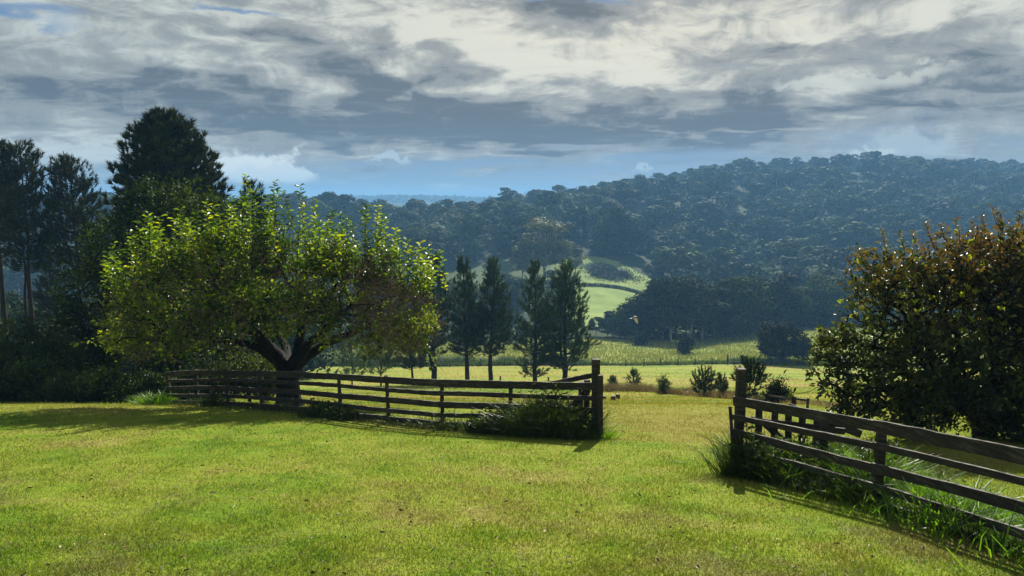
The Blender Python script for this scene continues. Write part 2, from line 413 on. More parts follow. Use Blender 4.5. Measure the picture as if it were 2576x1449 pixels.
M['pine_dark'] = leaf_mat('dark_pine_needles', [(0, (.007, .014, .006)), (.5, (.018, .030, .009)), (1, (.060, .075, .018))], .12, .5, .12, .25)
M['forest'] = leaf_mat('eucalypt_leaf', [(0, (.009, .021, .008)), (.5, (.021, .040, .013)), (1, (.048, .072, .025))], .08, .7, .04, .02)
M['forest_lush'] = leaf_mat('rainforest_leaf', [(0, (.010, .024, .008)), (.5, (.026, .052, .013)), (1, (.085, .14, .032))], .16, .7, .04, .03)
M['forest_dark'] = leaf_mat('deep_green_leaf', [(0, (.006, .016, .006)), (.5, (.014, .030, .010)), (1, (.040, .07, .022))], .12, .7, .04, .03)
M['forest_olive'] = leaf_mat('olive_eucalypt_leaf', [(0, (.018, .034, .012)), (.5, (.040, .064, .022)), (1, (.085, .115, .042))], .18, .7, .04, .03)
M['palegum'] = leaf_mat('pale_eucalypt_leaf', [(0, (.06, .075, .035)), (.5, (.11, .125, .055)), (1, (.19, .20, .085))], .2, .6, .08, .04)
M['sapling'] = leaf_mat('grey_green_needle', [(0, (.03, .06, .03)), (.5, (.06, .11, .05)), (1, (.12, .18, .08))], .25, .5, .4, .4)
M['weed'] = leaf_mat('weed_leaf', [(0, (.015, .03, .008)), (.5, (.04, .075, .014)), (1, (.10, .15, .025))], .5, .45, .5, 1.2)
M['lush'] = leaf_mat('lush_grass', [(0, (.04, .10, .008)), (.5, (.11, .23, .014)), (1, (.22, .35, .03))], .55, .4, .5, 1.0, (1.2, 1.25, .35))
M['dry'] = leaf_mat('dry_grass', [(0, (.10, .075, .03)), (.5, (.19, .15, .06)), (1, (.30, .27, .12))], .35, .7, .2, .6, (1.1, 1, .7))
M['rough_grass'] = leaf_mat('paddock_grass', [(0, (.09, .13, .02)), (.5, (.20, .225, .04)), (1, (.32, .30, .08))], .4, .6, .3, .05, (1.1, 1.1, .6))
M['bark'] = bark_mat('dark_bark', (.006, .005, .004), (.019, .015, .012))
M['bark_pine'] = bark_mat('pine_bark', (.010, .008, .007), (.034, .028, .024), 8)
M['twig'] = bark_mat('twig_bark', (.10, .07, .05), (.24, .18, .14), 20)
M['gumbark'] = bark_mat('pale_gum_bark', (.20, .18, .15), (.42, .40, .36), 1.0)

def grass_color(t, pos, rnd=None):
    """mown lawn: lime to olive with dry straw patches; further out stubble drawn in long mowing lines"""
    x, y, z = t.xyz(pos)
    big = t.noise(pos, .22, 4, .6, .3); mid = t.noise(pos, 1.1, 5, .65); fine_ = t.noise(pos, 7.0, 4, .7)
    f = t.m('ADD', t.m('ADD', t.m('MULTIPLY', big, .95), t.m('MULTIPLY', mid, .75)), -.14)
    f = t.m('ADD', f, t.m('MULTIPLY', t.m('SUBTRACT', fine_, .5), .35))
    if rnd is not None: f = t.m('ADD', f, t.m('MULTIPLY', t.m('SUBTRACT', rnd, .5), .55))
    lawn = t.ramp(f, [(.40, (.056, .118, .006)), (.54, (.118, .195, .010)), (.72, (.190, .238, .021)), (.90, (.235, .215, .050)), (1.0, (.15, .12, .05))])
    bare = t.noise(t.vm('ADD', pos, (11, 5, 0)), .45, 6, .72, .4)
    near = t.step(y, 14, 6, 0, .16)
    lawn = t.mix(t.step(t.m('ADD', bare, near), .62, .80, 0, .6), lawn, (.145, .115, .055))
    dx_ = t.m('DIVIDE', t.m('SUBTRACT', x, t.m('MULTIPLY', y, .235)), 3.2); dy_ = t.m('DIVIDE', t.m('SUBTRACT', y, 21), 7.0)
    wr_ = t.m('ADD', t.m('ADD', t.m('POWER', dx_, 2.0), t.m('POWER', dy_, 2.0)), t.m('MULTIPLY', t.m('SUBTRACT', t.noise(t.vm('MULTIPLY', pos, (.35, .9, 0)), 1.0, 5, .7), .5), 4.0))
    lawn = t.mix(t.step(wr_, 1.5, .3, 0, .75), lawn, (.235, .185, .045))
    st = t.noise(t.vm('MULTIPLY', pos, (.045, .32, 0)), 1.0, 6, .72, .9)
    st2 = t.noise(t.vm('MULTIPLY', pos, (.015, .09, 0)), 1.0, 4, .6, .6)
    mown = t.ramp(t.m('ADD', t.m('MULTIPLY', st, .7), t.m('MULTIPLY', st2, .45)), [(.42, (.085, .15, .012)), (.52, (.165, .225, .020)), (.60, (.25, .25, .036)), (.68, (.25, .175, .055)), (.76, (.14, .09, .04))])
    return t.mix(t.step(t.m('ADD', y, t.m('MULTIPLY', big, 8)), 19, 31), lawn, mown)

# ground sheet
m, t, out = mat('ground_cover')
g_ = t.new('ShaderNodeNewGeometry'); pos = g_.outputs['Position']; x, y, z = t.xyz(pos)
c = grass_color(t, pos)
padn = t.noise(pos, .06, 6, .7); padc = t.ramp(padn, [(.3, (.12, .17, .028)), (.55, (.22, .245, .045)), (.75, (.30, .28, .08))])
edge = t.m('ADD', y, t.m('MULTIPLY', t.m('SUBTRACT', t.noise(pos, .08, 3), .5), 6))
c = t.mix(t.step(edge, 139, 142), c, padc)
ff = t.noise(pos, .03, 5, .7)
ff2 = t.ramp(ff, [(.3, (.020, .034, .010)), (.7, (.040, .060, .020))])
c = t.mix(t.step(t.m('SUBTRACT', t.m('ADD', y, t.m('MULTIPLY', t.m('SUBTRACT', ff, .5), 30)), t.m('MINIMUM', t.m('MAXIMUM', t.m('MULTIPLY', t.m('SUBTRACT', x, 50.0), .7), 0.0), 36.0)), 205, 216), c, ff2)
# the cleared green pasture on the far slope
pa, pb = foot(612, 325), foot(500, 345)
def ell(cx, cy, sx, sy):
    return t.m('ADD', t.m('POWER', t.m('DIVIDE', t.m('SUBTRACT', x, cx), sx), 2.0), t.m('POWER', t.m('DIVIDE', t.m('SUBTRACT', y, cy), sy), 2.0))
pn = t.m('MULTIPLY', t.m('SUBTRACT', t.noise(pos, .035, 4, .6), .5), .9)
past = t.step(t.m('ADD', ell(foot(605, 345).x, 320, 36, 92), pn), 1.05, .95)
pc = t.ramp(t.noise(pos, .08, 5, .7), [(.35, (.13, .20, .045)), (.65, (.24, .30, .075))])
c = t.mix(past, c, pc)
past_shaded = t.step(t.m('ADD', ell(foot(505, 350).x, 352, 40, 50), pn), 1.05, .9)
c = t.mix(t.m('MULTIPLY', past_shaded, .8), c, (.075, .11, .04))  # pasture left of it: cloud shadow painted in as a darker green
scr = t.step(t.m('ADD', ell(foot(606, 385).x, 384, 14, 12), t.m('MULTIPLY', t.m('SUBTRACT', t.noise(pos, .15, 4, .6), .5), 2.2)), 1.2, .8)
c = t.mix(t.m('MULTIPLY', scr, past), c, (.05, .075, .03))
p = t.new('ShaderNodeBsdfPrincipled'); t.put(p.inputs['Base Color'], c); p.inputs['Roughness'].default_value = .95; p.inputs['Specular IOR Level'].default_value = .1
hh = t.m('ADD', t.m('MULTIPLY', t.noise(pos, 16, 4, .7), .5), t.m('MULTIPLY', t.noise(t.vm('MULTIPLY', pos, (.4, 1.6, 1)), 1.6, 5, .7), 1.0))
bp = t.new('ShaderNodeBump'); bp.inputs['Strength'].default_value = .8; bp.inputs['Distance'].default_value = .09
t.put(bp.inputs['Height'], hh); t.l.new(bp.outputs[0], p.inputs['Normal']); t.l.new(p.outputs[0], out.inputs[0])
M['ground'] = m
ax = np.sinh(np.linspace(-1, 1, 521) * 6.0) / math.sinh(6.0) * 4300
ay = np.concatenate([np.linspace(-4300, -60, 12), np.linspace(-40, 3, 18), np.exp(np.linspace(math.log(3.3), math.log(4300), 560))])
gx, gy = np.meshgrid(ax, ay)
gzv = gz(gx, gy)
gzv = np.where(gy < -40, np.maximum(gzv, -50) * 0 + 3.2, gzv)
V = np.stack([gx, gy, gzv], -1).reshape(-1, 3); nx = len(ax)
i = (np.arange(len(ay) - 1)[:, None] * nx + np.arange(nx - 1)[None]).ravel()
o = obj('ground', make_mesh('ground', [(V, np.stack([i, i + 1, i + nx + 1, i + nx], 1), 0)], [M['ground']], True))
tag(o, 'green hillside lawn running down to the valley and up the far hills', 'ground', kind='structure')

# lawn blades
m, t, out = mat('lawn_blade')
g_ = t.new('ShaderNodeNewGeometry'); c = grass_color(t, g_.outputs['Position'], g_.outputs['Random Per Island'])
dif = t.new('ShaderNodeBsdfPrincipled'); t.put(dif.inputs['Base Color'], c); dif.inputs['Roughness'].default_value = .55; dif.inputs['Specular IOR Level'].default_value = .3
tr = t.new('ShaderNodeBsdfTranslucent'); t.put(tr.inputs[0], t.mix(1.0, c, (1.15, 1.2, .5, 1), 'MULTIPLY'))
mx = t.new('ShaderNodeMixShader'); mx.inputs[0].default_value = .45
t.l.new(dif.outputs[0], mx.inputs[1]); t.l.new(tr.outputs[0], mx.inputs[2]); t.l.new(mx.outputs[0], out.inputs[0])
M['blade'] = m
N = 850000
q = rng.random(N); y0, y1 = 4.6, 60.0
yy = y0 * (y1 / y0) ** q                              # density falls with the square of distance
xx = rng.uniform(-.86, .86, N) * (yy + 1.0)
P = np.stack([xx, yy, gz(xx, yy) - .004], 1)
a = rng.uniform(0, 6.28, N); tl = rng.uniform(.25, 1.3, N)
Dr = np.stack([np.cos(a) * tl, np.sin(a) * tl, np.full(N, .85)], 1)
sc = 1 + np.clip((yy - 8) / 22, 0, 2.2)
clump = .6 + .9 * (vnoise(xx * 2.2, yy * 2.2, 11) + .5)
V, Fc = tris(P, Dr, rng.uniform(.02, .055, N) * clump * (1 + .35 * (sc - 1)), rng.uniform(.006, .012, N) * sc)
o = obj('lawn_grass', make_mesh('lawn_grass', [(V, Fc, 0)], [M['blade']]))
tag(o, 'short mown lime green grass blades with dry brown patches', 'grass', kind='stuff')

# tall rough grass of the far paddock, and its dark unmown edge along the wire fence
N = 100000
yy = rng.uniform(141, 246, N); xx = rng.uniform(-.8, .8, N) * yy; kp_ = yy < 210 + np.clip((xx - 50) * .7, 0, 36); yy, xx = yy[kp_], xx[kp_]; N = len(yy)
P = np.stack([xx, yy, gz(xx, yy) - .03], 1)
cl = .55 + .9 * (vnoise(xx / 3, yy / 3, 12) + .5)
V, Fc = tris(P, np.stack([rng.normal(0, .35, N), rng.normal(0, .35, N), np.ones(N)], 1), rng.uniform(.4, .9, N) * cl, rng.uniform(.12, .3, N))
o = obj('paddock_grass', make_mesh('paddock_grass', [(V, Fc, 0)], [M['rough_grass']]))
tag(o, 'tall pale seeding grass covering the paddock beyond the wire fence', 'grass', kind='stuff')
N = 26000
yy = 141.5 + np.abs(rng.normal(0, 1.6, N)); xx = rng.uniform(-.8, .8, N) * yy
hh_ = .6 + 1.3 * np.clip(vnoise(xx / 7, yy / 30, 13) + .5, 0, 1) ** 1.5
P = np.stack([xx, yy, gz(xx, yy) - .03], 1)
V, Fc = tris(P, np.stack([rng.normal(0, .3, N), rng.normal(0, .3, N), np.ones(N)], 1), rng.uniform(.5, 1.1, N) * hh_, rng.uniform(.10, .25, N))
o = obj('long_grass', make_mesh('long_grass', [(V, Fc, 0)], [M['weed']]))
tag(o, 'dark unmown grass strip growing along the far wire fence', 'grass', kind='stuff')
# mown stubble windrows on the middle field
N = 120000
yy = 24 * (140 / 24) ** rng.random(N); xx = rng.uniform(-.82, .82, N) * yy
keep = vnoise(xx / 14 + 5, yy / 1.3, 14) > -.12
yy, xx = yy[keep], xx[keep]; N = len(yy)
P = np.stack([xx, yy, gz(xx, yy) - .01], 1)
V, Fc = tris(P, np.stack([rng.normal(0, 1, N), rng.normal(0, .6, N), np.full(N, .5)], 1), rng.uniform(.08, .16, N) * (1 + yy / 110), rng.uniform(.02, .05, N) * (1 + yy / 60))
o = obj('mown_stubble', make_mesh('mown_stubble', [(V, Fc, 0)], [M['blade']]))
tag(o, 'golden mown stubble lying in lines across the middle field', 'grass', kind='stuff')

# ------------------------------------------------------------------ timber fences
m, t, out = mat('weathered_wood')
tc = t.new('ShaderNodeTexCoord').outputs['Object']; oi = t.new('ShaderNodeObjectInfo').outputs['Random']
v = t.vm('ADD', t.vm('MULTIPLY', tc, (1.2, 1.2, 9)), t.comb(t.m('MULTIPLY', oi, 40), 0, 0))
gr = t.noise(v, 3.0, 6, .7, .4); bl = t.noise(tc, 2.2, 4, .6)
c = t.ramp(t.m('ADD', t.m('MULTIPLY', gr, .7), t.m('MULTIPLY', bl, .35)), [(.35, (.014, .012, .010)), (.55, (.036, .031, .026)), (.72, (.125, .115, .10))])
nz_ = t.xyz(t.new('ShaderNodeNewGeometry').outputs['Normal'])[2]
lich = t.m('MULTIPLY', t.step(nz_, .5, .9), t.step(t.noise(tc, 6, 5, .7), .42, .6))
c = t.mix(t.m('MULTIPLY', lich, .6), c, (.26, .25, .21))
p = t.new('ShaderNodeBsdfPrincipled'); t.put(p.inputs['Base Color'], c); p.inputs['Roughness'].default_value = .85; p.inputs['Specular IOR Level'].default_value = .25
bp = t.new('ShaderNodeBump'); bp.inputs['Strength'].default_value = .7; bp.inputs['Distance'].default_value = .01
t.put(bp.inputs['Height'], gr); t.l.new(bp.outputs[0], p.inputs['Normal']); t.l.new(p.outputs[0], out.inputs[0])
M['wood'] = m
def plank(a, b, h, th, jit=.003, segs=9, up=(0, 0, 1), r=rng):
    """board from a to b, height h (along up), thickness th, with slightly uneven edges"""
    a = np.array(a, float); b = np.array(b, float); T = unit(b - a); up = np.array(up, float)
    N_ = unit(np.cross(T, up)); U = np.cross(N_, T)
    s = np.linspace(0, 1, segs + 1); V = []; sagp = r.uniform(0, 6)
    for i_, q_ in enumerate(s):
        c_ = a + (b - a) * q_ + U * jit * 1.5 * math.sin(q_ * 3.1 + sagp) 
        e1, e2 = r.normal(0, jit, 2)
        for (hu, tn) in ((-1, -1), (1, -1), (1, 1), (-1, 1)):
            V.append(c_ + U * (hu * h / 2 + (e1 if hu > 0 else e2)) + N_ * tn * th / 2)
    Fq = []
    for i_ in range(segs):
        o_ = i_ * 4
        for j in range(4): Fq.append((o_ + j, o_ + (j + 1) % 4, o_ + 4 + (j + 1) % 4, o_ + 4 + j))
    Fq.append((3, 2, 1, 0)); e = segs * 4; Fq.append((e, e + 1, e + 2, e + 3))
    return np.array(V), np.array(Fq)
def post_mesh(x, y, zb, zt, w_, lean=(0, 0), rz=0.0):
    ca, sa = math.cos(rz), math.sin(rz)
    return plank((x, y, zb), (x + lean[0], y + lean[1], zt), w_, w_ * .95, .004, 6, (ca, sa, 0))
def part(name, vf, mats, parent, smooth=False):
    me = make_mesh(name, [(vf[0], vf[1], 0)], mats, smooth)
    return obj(name, me, parent)
RAILS = [(1.075, .165), (.845, .10), (.585, .135), (.34, .105), (.12, .12)]
def fence(root, pts, post_w, rails, rail_side=-1, rnd=rng, skip_posts=(), dz=None):
    """pts: plan points of the posts; children post and rail are built at world coordinates relative to the root"""
    R0 = np.array(root.location)
    gs = [gz1(*p_) + d_ for p_, d_ in zip(pts, dz or [0] * 99)]; E_ = rnd.normal(0, .010, (len(pts), len(rails)))
    for k_, (x_, y_) in enumerate(pts):
        if k_ in skip_posts: continue
        pt = 1.13 + rnd.uniform(-.03, .06)
        vf = post_mesh(x_, y_, gs[k_] - .3, gs[k_] + pt, post_w, (rnd.normal(0, .015), rnd.normal(0, .015)), rnd.uniform(-.2, .2))
        part('post', (vf[0] - R0, vf[1]), [M['wood']], root)
    for k_ in range(len(pts) - 1):
        a = np.array(pts[k_]); b = np.array(pts[k_ + 1]); T = (b - a) / np.linalg.norm(b - a); nrm = np.array([-T[1], T[0]])
        if nrm[1] > 0: nrm = -nrm
        off = nrm * (post_w / 2 + .022)
        for q_, (hz_, hb) in enumerate(rails):
            st = .004 * ((k_ + q_) % 2)                       # neighbours pass each other a few mm apart
            e1, e2 = E_[k_, q_], E_[k_ + 1, q_]
            A = np.array([*(a + off * (1 + st)), gs[k_] + hz_ + e1]); B = np.array([*(b + off * (1 + st)), gs[k_ + 1] + hz_ + e2]); X3 = (B - A) / np.linalg.norm(B - A); A = A - X3 * .03; B = B + X3 * .03
            vf = plank(A, B, hb * rnd.uniform(.95, 1.05), .036 + .006 * ((k_ + q_) % 2), .003, 10)
            part('rail', (vf[0] - R0, vf[1]), [M['wood']], root)

def fpt(px, D): f = foot(px, D); return (f.x, f.y)
left_posts = [fpt(595, 14.0), fpt(511, 14.7), fpt(442, 15.4), fpt(389, 16.4), fpt(341, 17.5), fpt(298, 18.9), fpt(262, 19.9), fpt(229.5, 20.9), fpt(198, 22.0), fpt(170, 23.0)]
l0 = left_posts[0]
lf = empty('plank_fence', (l0[0], l0[1], gz1(*l0)), 'long dark five-rail timber fence running left from the open gateway past the leafy tree', 'fence')
fence(lf, left_posts, .085, RAILS, skip_posts=(0,))
# tall gate posts are things of their own
def gate_post(px, D, top_px, w_, label, name='gate_post', dz=0.0):
    f = foot(px, D); zt = hgt(top_px, D)
    vf = post_mesh(0, 0, -.4, zt - f.z, w_, (0, 0), .05)
    o_ = obj(name, make_mesh(name, [(vf[0], vf[1], 0)], [M['wood']]), None, f)
    return tag(o_, label, 'post')
gate_post(595, 13.93, 359, .15, 'tall square post with pale weathered top ending the left fence at the gateway')
gate_post(599.5, 13.72, 375, .11, 'shorter square post standing hard against the right side of the tall left gate post')
gate_post(586, 14.25, 380, .11, 'short broken post just behind the left gate post')
gate_post(580, 14.6, 382, .09, 'thin post behind the last bay of the left fence carrying a sloping brace')
# old braced panel behind the end of the left fence
f = foot(584, 14.5); root = empty('timber_brace', f, 'sloping timber brace behind the last bay of the left fence', 'brace')
for (pa_, pb_, hb) in (((548, 384), (592, 375.5), .10), ((588, 389), (556, 425), .15)):
    A = at(*pa_, 14.42) - Vector(f); B = at(*pb_, 14.20) - Vector(f)
    vf = plank(A, B, hb, .04); part('board', vf, [M['wood']], root)

right_posts = [fpt(736, 10.75), fpt(876.5, 8.35), fpt(1062, 6.1), fpt(1450, 3.9)]
r0 = right_posts[0]
rf = empty('plank_fence', (r0[0], r0[1], gz1(*r0)), 'dark weathered five-rail timber fence in the right foreground below the bronze tree', 'fence')
fence(rf, right_posts, .10, [(1.12, .145), (.865, .085), (.61, .115), (.365, .085), (.13, .12)], skip_posts=(0,), dz=[0, -.09, -.13, -.12])
gate_post(737, 10.74, 368.5, .125, 'tall square post starting the right fence at the gateway')
# leaning steel pipe
f = foot(735, 10.45)
A = np.array(at(730, 407, 10.5)) - np.array(f); vf = tube([(0.02, 0, -.2), A * .5 + [0.0, 0, 0], A], [.026, .026, .026], 10)
capn = len(vf[0]) - 10
me = make_mesh('leaning_pipe', [(vf[0], vf[1], 0)], [M['wood']]); 
o = obj('leaning_pipe', me, None, f); tag(o, 'round pipe leaning against the left side of the right gate post', 'pipe')
# the old picket gate folded back behind the right fence
f = foot(780, 11.0); gate = empty('picket_gate', f, 'old wooden gate of upright boards folded back behind the start of the right fence', 'gate')
gp = [(fpt(757, 10.95)), (fpt(772, 10.85)), (fpt(786, 10.75)), (fpt(800, 10.6)), (fpt(814, 10.5)), (fpt(828, 10.35))]
Fv = np.array(f)
for k_, (x_, y_) in enumerate(gp):
    zb = gz1(x_, y_)
    vf = plank((x_, y_, zb + .05), (x_, y_, zb + 1.02 - .03 * k_), .105, .03, .004, 6, (1, -.4, 0)); part('upright_board', (vf[0] - Fv, vf[1]), [M['wood']], gate)
for hz_ in (.80, .38):
    (xa, ya), (xb, yb) = gp[0], gp[-1]
    vf = plank((xa - .15, ya - .05, gz1(xa, ya) + hz_), (xb + .2, yb - .05, gz1(xb, yb) + hz_ - .1), .10, .035); part('cross_rail', (vf[0] - Fv, vf[1]), [M['wood']], gate)
(xa, ya), (xb, yb) = gp[2], gp[-1]
vf = plank((xa, ya + .05, gz1(xa, ya) + 1.0), (xb + .5, yb + .05, gz1(xb, yb) + .62), .12, .03); part('diagonal_brace', (vf[0] - Fv, vf[1]), [M['wood']], gate)
(xa, ya), (xb, yb) = gp[0], gp[3]
vf = plank((xa, ya + .05, gz1(xa, ya) + .8), (xb, yb + .05, gz1(xb, yb) + .25), .10, .03); part('diagonal_brace', (vf[0] - Fv, vf[1]), [M['wood']], gate)
f2 = foot(821, 9.75); vf = post_mesh(0, 0, -.3, hgt(419.5, 9.75) - f2.z, .10)
o = obj('fence_post', make_mesh('fence_post', [(vf[0], vf[1], 0)], [M['wood']]), None, f2); tag(o, 'squat post behind the first bay of the right fence beside the picket gate', 'post')
# ------------------------------------------------------------------ trees
def grow(root_nodes, targets, seg=.35, wander=.12, lift=.25, r=rng, order=None, dirbias=0.0):
    """joins every target to the nearest node so far; returns nodes, parent, chains"""
    N0 = [np.array(p_, float) for p_ in root_nodes]; par = [-1] + list(range(len(N0) - 1)); chains = [list(range(len(N0)))]
    cap = len(targets) * 14 + len(N0) + 10; X_ = np.zeros((cap, 3)); n = len(N0); X_[:n] = N0
    dist = np.zeros(cap); 
    for i_ in range(1, n): dist[i_] = dist[i_ - 1] + np.linalg.norm(X_[i_] - X_[i_ - 1])
    tg = np.asarray(targets); o_ = np.argsort(np.linalg.norm(tg - X_[n - 1], axis=1)) if order is None else order
    first = max(0, n - 3)
    for ti in o_:
        p_ = tg[ti]; dd = np.linalg.norm(X_[first:n] - p_, axis=1) + .18 * dist[first:n]
        j = int(np.argmin(dd)) + first; a = X_[j]; L = np.linalg.norm(p_ - a)
        if L < .04: continue
        k_ = int(min(12, max(1, round(L / seg)))); ch = [j]; prev = j
        s1 = r.normal(0, wander * L, 3) * .5
        for q_ in range(1, k_ + 1):
            s_ = q_ / k_; v_ = a + (p_ - a) * s_ + s1 * math.sin(math.pi * s_) + np.array([0, 0, -lift * L * .5]) * math.sin(math.pi * s_)
            if q_ < k_: v_ = v_ + r.normal(0, wander * seg * .5, 3)
            X_[n] = v_; par.append(prev); dist[n] = dist[prev] + np.linalg.norm(v_ - X_[prev]); ch.append(n); prev = n; n += 1
        chains.append(ch)
    return X_[:n], np.array(par), chains
def limb_geo(X_, par, chains, rtip, rmax, rexp=.45, minr=None, sides=5):
    n = len(X_); cnt = np.zeros(n); tips = [c_[-1] for c_ in chains]
    for t_ in tips: cnt[t_] += 1
    for i_ in range(n - 1, 0, -1): cnt[par[i_]] += cnt[i_]
    R_ = rtip * np.maximum(cnt, 1) ** rexp; R_ *= 1; R_ = np.minimum(R_, rmax)
    big, small = [], []
    for ch in chains:
        rr = R_[ch].copy(); rr[0] = min(rr[0], rr[1] * 1.25) if len(ch) > 1 else rr[0]
        if len(ch) < 2: continue
        thick = rr.max()
        vf = tube(X_[ch], rr, 8 if thick > .08 else (5 if thick > .02 else 3))
        (big if thick > .02 else small).append(vf)
    return merge(big, 4), merge(small, 4), R_

def chain_dirs(X_, chains):
    T = np.array([X_[c_[-1]] for c_ in chains[1:]]); B = np.array([X_[c_[max(0, len(c_) - 3)]] for c_ in chains[1:]])
    return T, unit(T - B), B
def blob_targets(n, blobs_, r, shell=.55):
    """points in a union of ellipsoids (centre, radii), mostly near their surfaces"""
    w_ = np.array([b[3] * b[4] * b[5] for b in blobs_]) ** .8; w_ /= w_.sum(); k_ = r.choice(len(blobs_), n, p=w_)
    B = np.array(blobs_)[k_]; v_ = unit(r.normal(0, 1, (n, 3))); rad = (shell + (1 - shell) * r.random(n)) ** .8
    return B[:, :3] + v_ * B[:, 3:6] * rad[:, None]

# --- the leafy tree behind the left fence
DT = 22.0
f = foot(289, DT - .6)
tree = empty('broadleaf_tree', f, 'wide spreading lime green tree with forked dark trunk and bare reddish twigs', 'tree')
R0 = np.array(f); r = np.random.default_rng(21)
def W2(px, py, dy=0.0): return np.array(at(px, py, DT + dy)) - R0
tr_pts = [(0, 0, -.3), (0, 0, .3), (-.02, .02, .8), (.02, 0, 1.25)]
vfs = [tube(tr_pts, [.50, .38, .35, .36], 12)]
limbs = []
def limb(pts, r0_, r1_):
    P_ = np.array(pts); s = np.linspace(0, 1, 10)
    kk = np.linspace(0, 1, len(P_)); Q = np.stack([np.interp(s, kk, P_[:, i_]) for i_ in range(3)], 1)
    Q[1:-1] = (Q[:-2] + 2 * Q[1:-1] + Q[2:]) / 4; Q[1:-1] += r.normal(0, .03, (8, 3))
    vfs.append(tube(Q, np.linspace(r0_, r1_, 10), 10)); limbs.append(Q)
T0 = np.array((0, 0, 1.05))
limb([T0, W2(275, 352), W2(255, 333, .2), W2(232, 318, .4), W2(205, 306, .5)], .27, .09)
limb([T0, W2(268, 345, -.5), W2(248, 325, -1.0), W2(222, 300, -1.5)], .20, .07)
limb([T0, W2(297, 352), W2(300, 335), W2(306, 315, .3), W2(300, 290, .5)], .20, .07)
limb([T0, W2(308, 355), W2(330, 342, .4), W2(358, 330, .6), W2(392, 318, .6)], .21, .07)
limb([T0, W2(305, 350, -.8), W2(325, 330, -1.4), W2(352, 305, -1.9)], .17, .06)
limb([T0, W2(285, 345, 1.2), W2(275, 320, 2.0), W2(270, 290, 2.4)], .18, .06)
limb([T0, W2(270, 352, .2), W2(238, 340, -.4), W2(195, 338, -.8), W2(160, 330, -.9)], .17, .05)
limb([W2(306, 315, .3), W2(335, 290, .2), W2(350, 262, .1)], .10, .05)
# crown targets
bl = []
for (px, py, dy, sx, sy, sz) in [(260, 292, 0, 70, 34, 2.7), (190, 295, -.3, 60, 36, 2.3), (335, 292, 0, 60, 32, 2.3), (140, 312, 0, 38, 36, 1.7), (392, 302, .1, 40, 34, 1.9),
                                 (235, 262, .2, 50, 26, 1.8), (290, 258, .1, 46, 24, 1.7), (126, 335, -.2, 24, 22, 1.3), (414, 330, 0, 26, 24, 1.4), (350, 262, 0, 40, 24, 1.4), (175, 264, 0, 34, 20, 1.3),
                                 (200, 338, -1.6, 48, 18, 1.0), (345, 332, -1.6, 50, 18, 1.0), (270, 312, -1.8, 75, 26, 1.0), (160, 345, -.6, 40, 18, 1.2), (385, 345, -.3, 40, 16, 1.2), (215, 240, 0, 26, 16, 1.0), (380, 268, 0, 26, 18, 1.0)]:
    c_ = W2(px, py, dy); bl.append((*c_, sx * DT / F, sz, sy * DT / F))
tg = blob_targets(2300, bl, r, .40); tg = tg + unit(tg - np.array(W2(270, 300))) * np.maximum(0, r.normal(-.1, .32, (2300, 1)))
seedn = np.concatenate([T0[None]] + limbs)
X0 = list(map(tuple, tr_pts[:3])) + [tuple(T0)]
def grow_from(nodes, targets, **k):
    # nodes: free set of starting points, all chained for radius bookkeeping
    return grow([tuple(q_) for q_ in nodes], targets, **k)
Xn, par, chains = [], [], []
# each limb grows its own share of targets (nearest limb)
own = np.argmin(np.stack([np.min(np.linalg.norm(tg[:, None] - Q[None, 2:], axis=2), axis=1) for Q in limbs], 1), axis=1)
leafT, leafD, leafB = [], [], []; bigs, smalls = [], []
for i_, Q in enumerate(limbs):
    t_ = tg[own == i_]
    if len(t_) < 3: continue
    X_, p_, ch = grow_limb = grow([tuple(q_) for q_ in Q], t_, .32, .16, .12, r)
    # let growth start anywhere along the limb
    bg, sm, R_ = limb_geo(X_, p_, ch[1:], .0075, .09, .42)
    bigs.append(bg); smalls.append(sm); T_, D_, B_ = chain_dirs(X_, ch); leafT.append(T_); leafD.append(D_); leafB.append(B_)
part('trunk', merge(vfs + bigs, 4), [M['bark']], tree, True)
T_ = np.concatenate(leafT); D_ = np.concatenate(leafD)
def pxof(P_):                                                      # picture position of local points
    Q = P_ + R0; y_ = Q[:, 1]; z_ = Q[:, 2] - CAMZ
    dep = y_ * cP - z_ * sP; up = y_ * sP + z_ * cP
    return 512 + F * Q[:, 0] / dep, 288 - F * up / dep
# fine bare twigs
pw = 1 + 4 * np.exp(-((pxof(T_)[0] - 395) / 50) ** 2 - ((pxof(T_)[1] - 300) / 45) ** 2); k_ = r.choice(len(T_), 9500, p=pw / pw.sum()); tw = []
st = T_[k_] - D_[k_] * r.uniform(0, .4, (9500, 1)) + r.normal(0, .08, (9500, 3)); dr = unit(D_[k_] * .6 + r.normal(0, .6, (9500, 3)) + [0.15, 0, .05])
ln = r.uniform(.25, .75, (9500, 1)); sd = unit(np.cross(dr, r.normal(0, 1, (9500, 3)))) * .006
mid = st + dr * ln * .5 + r.normal(0, .04, (9500, 3)); en = st + dr * ln
V = np.stack([st - sd, st + sd, mid + sd * .8, mid - sd * .8, en + sd * .4, en - sd * .4], 1).reshape(-1, 3); b = np.arange(9500)[:, None] * 6
tw = (V, np.concatenate([b + np.array([[0, 1, 2, 3]]), b + np.array([[3, 2, 4, 5]])]))
sm = merge(smalls, 4); part('twigs', merge([sm, tw], 4), [M['twig']], tree)
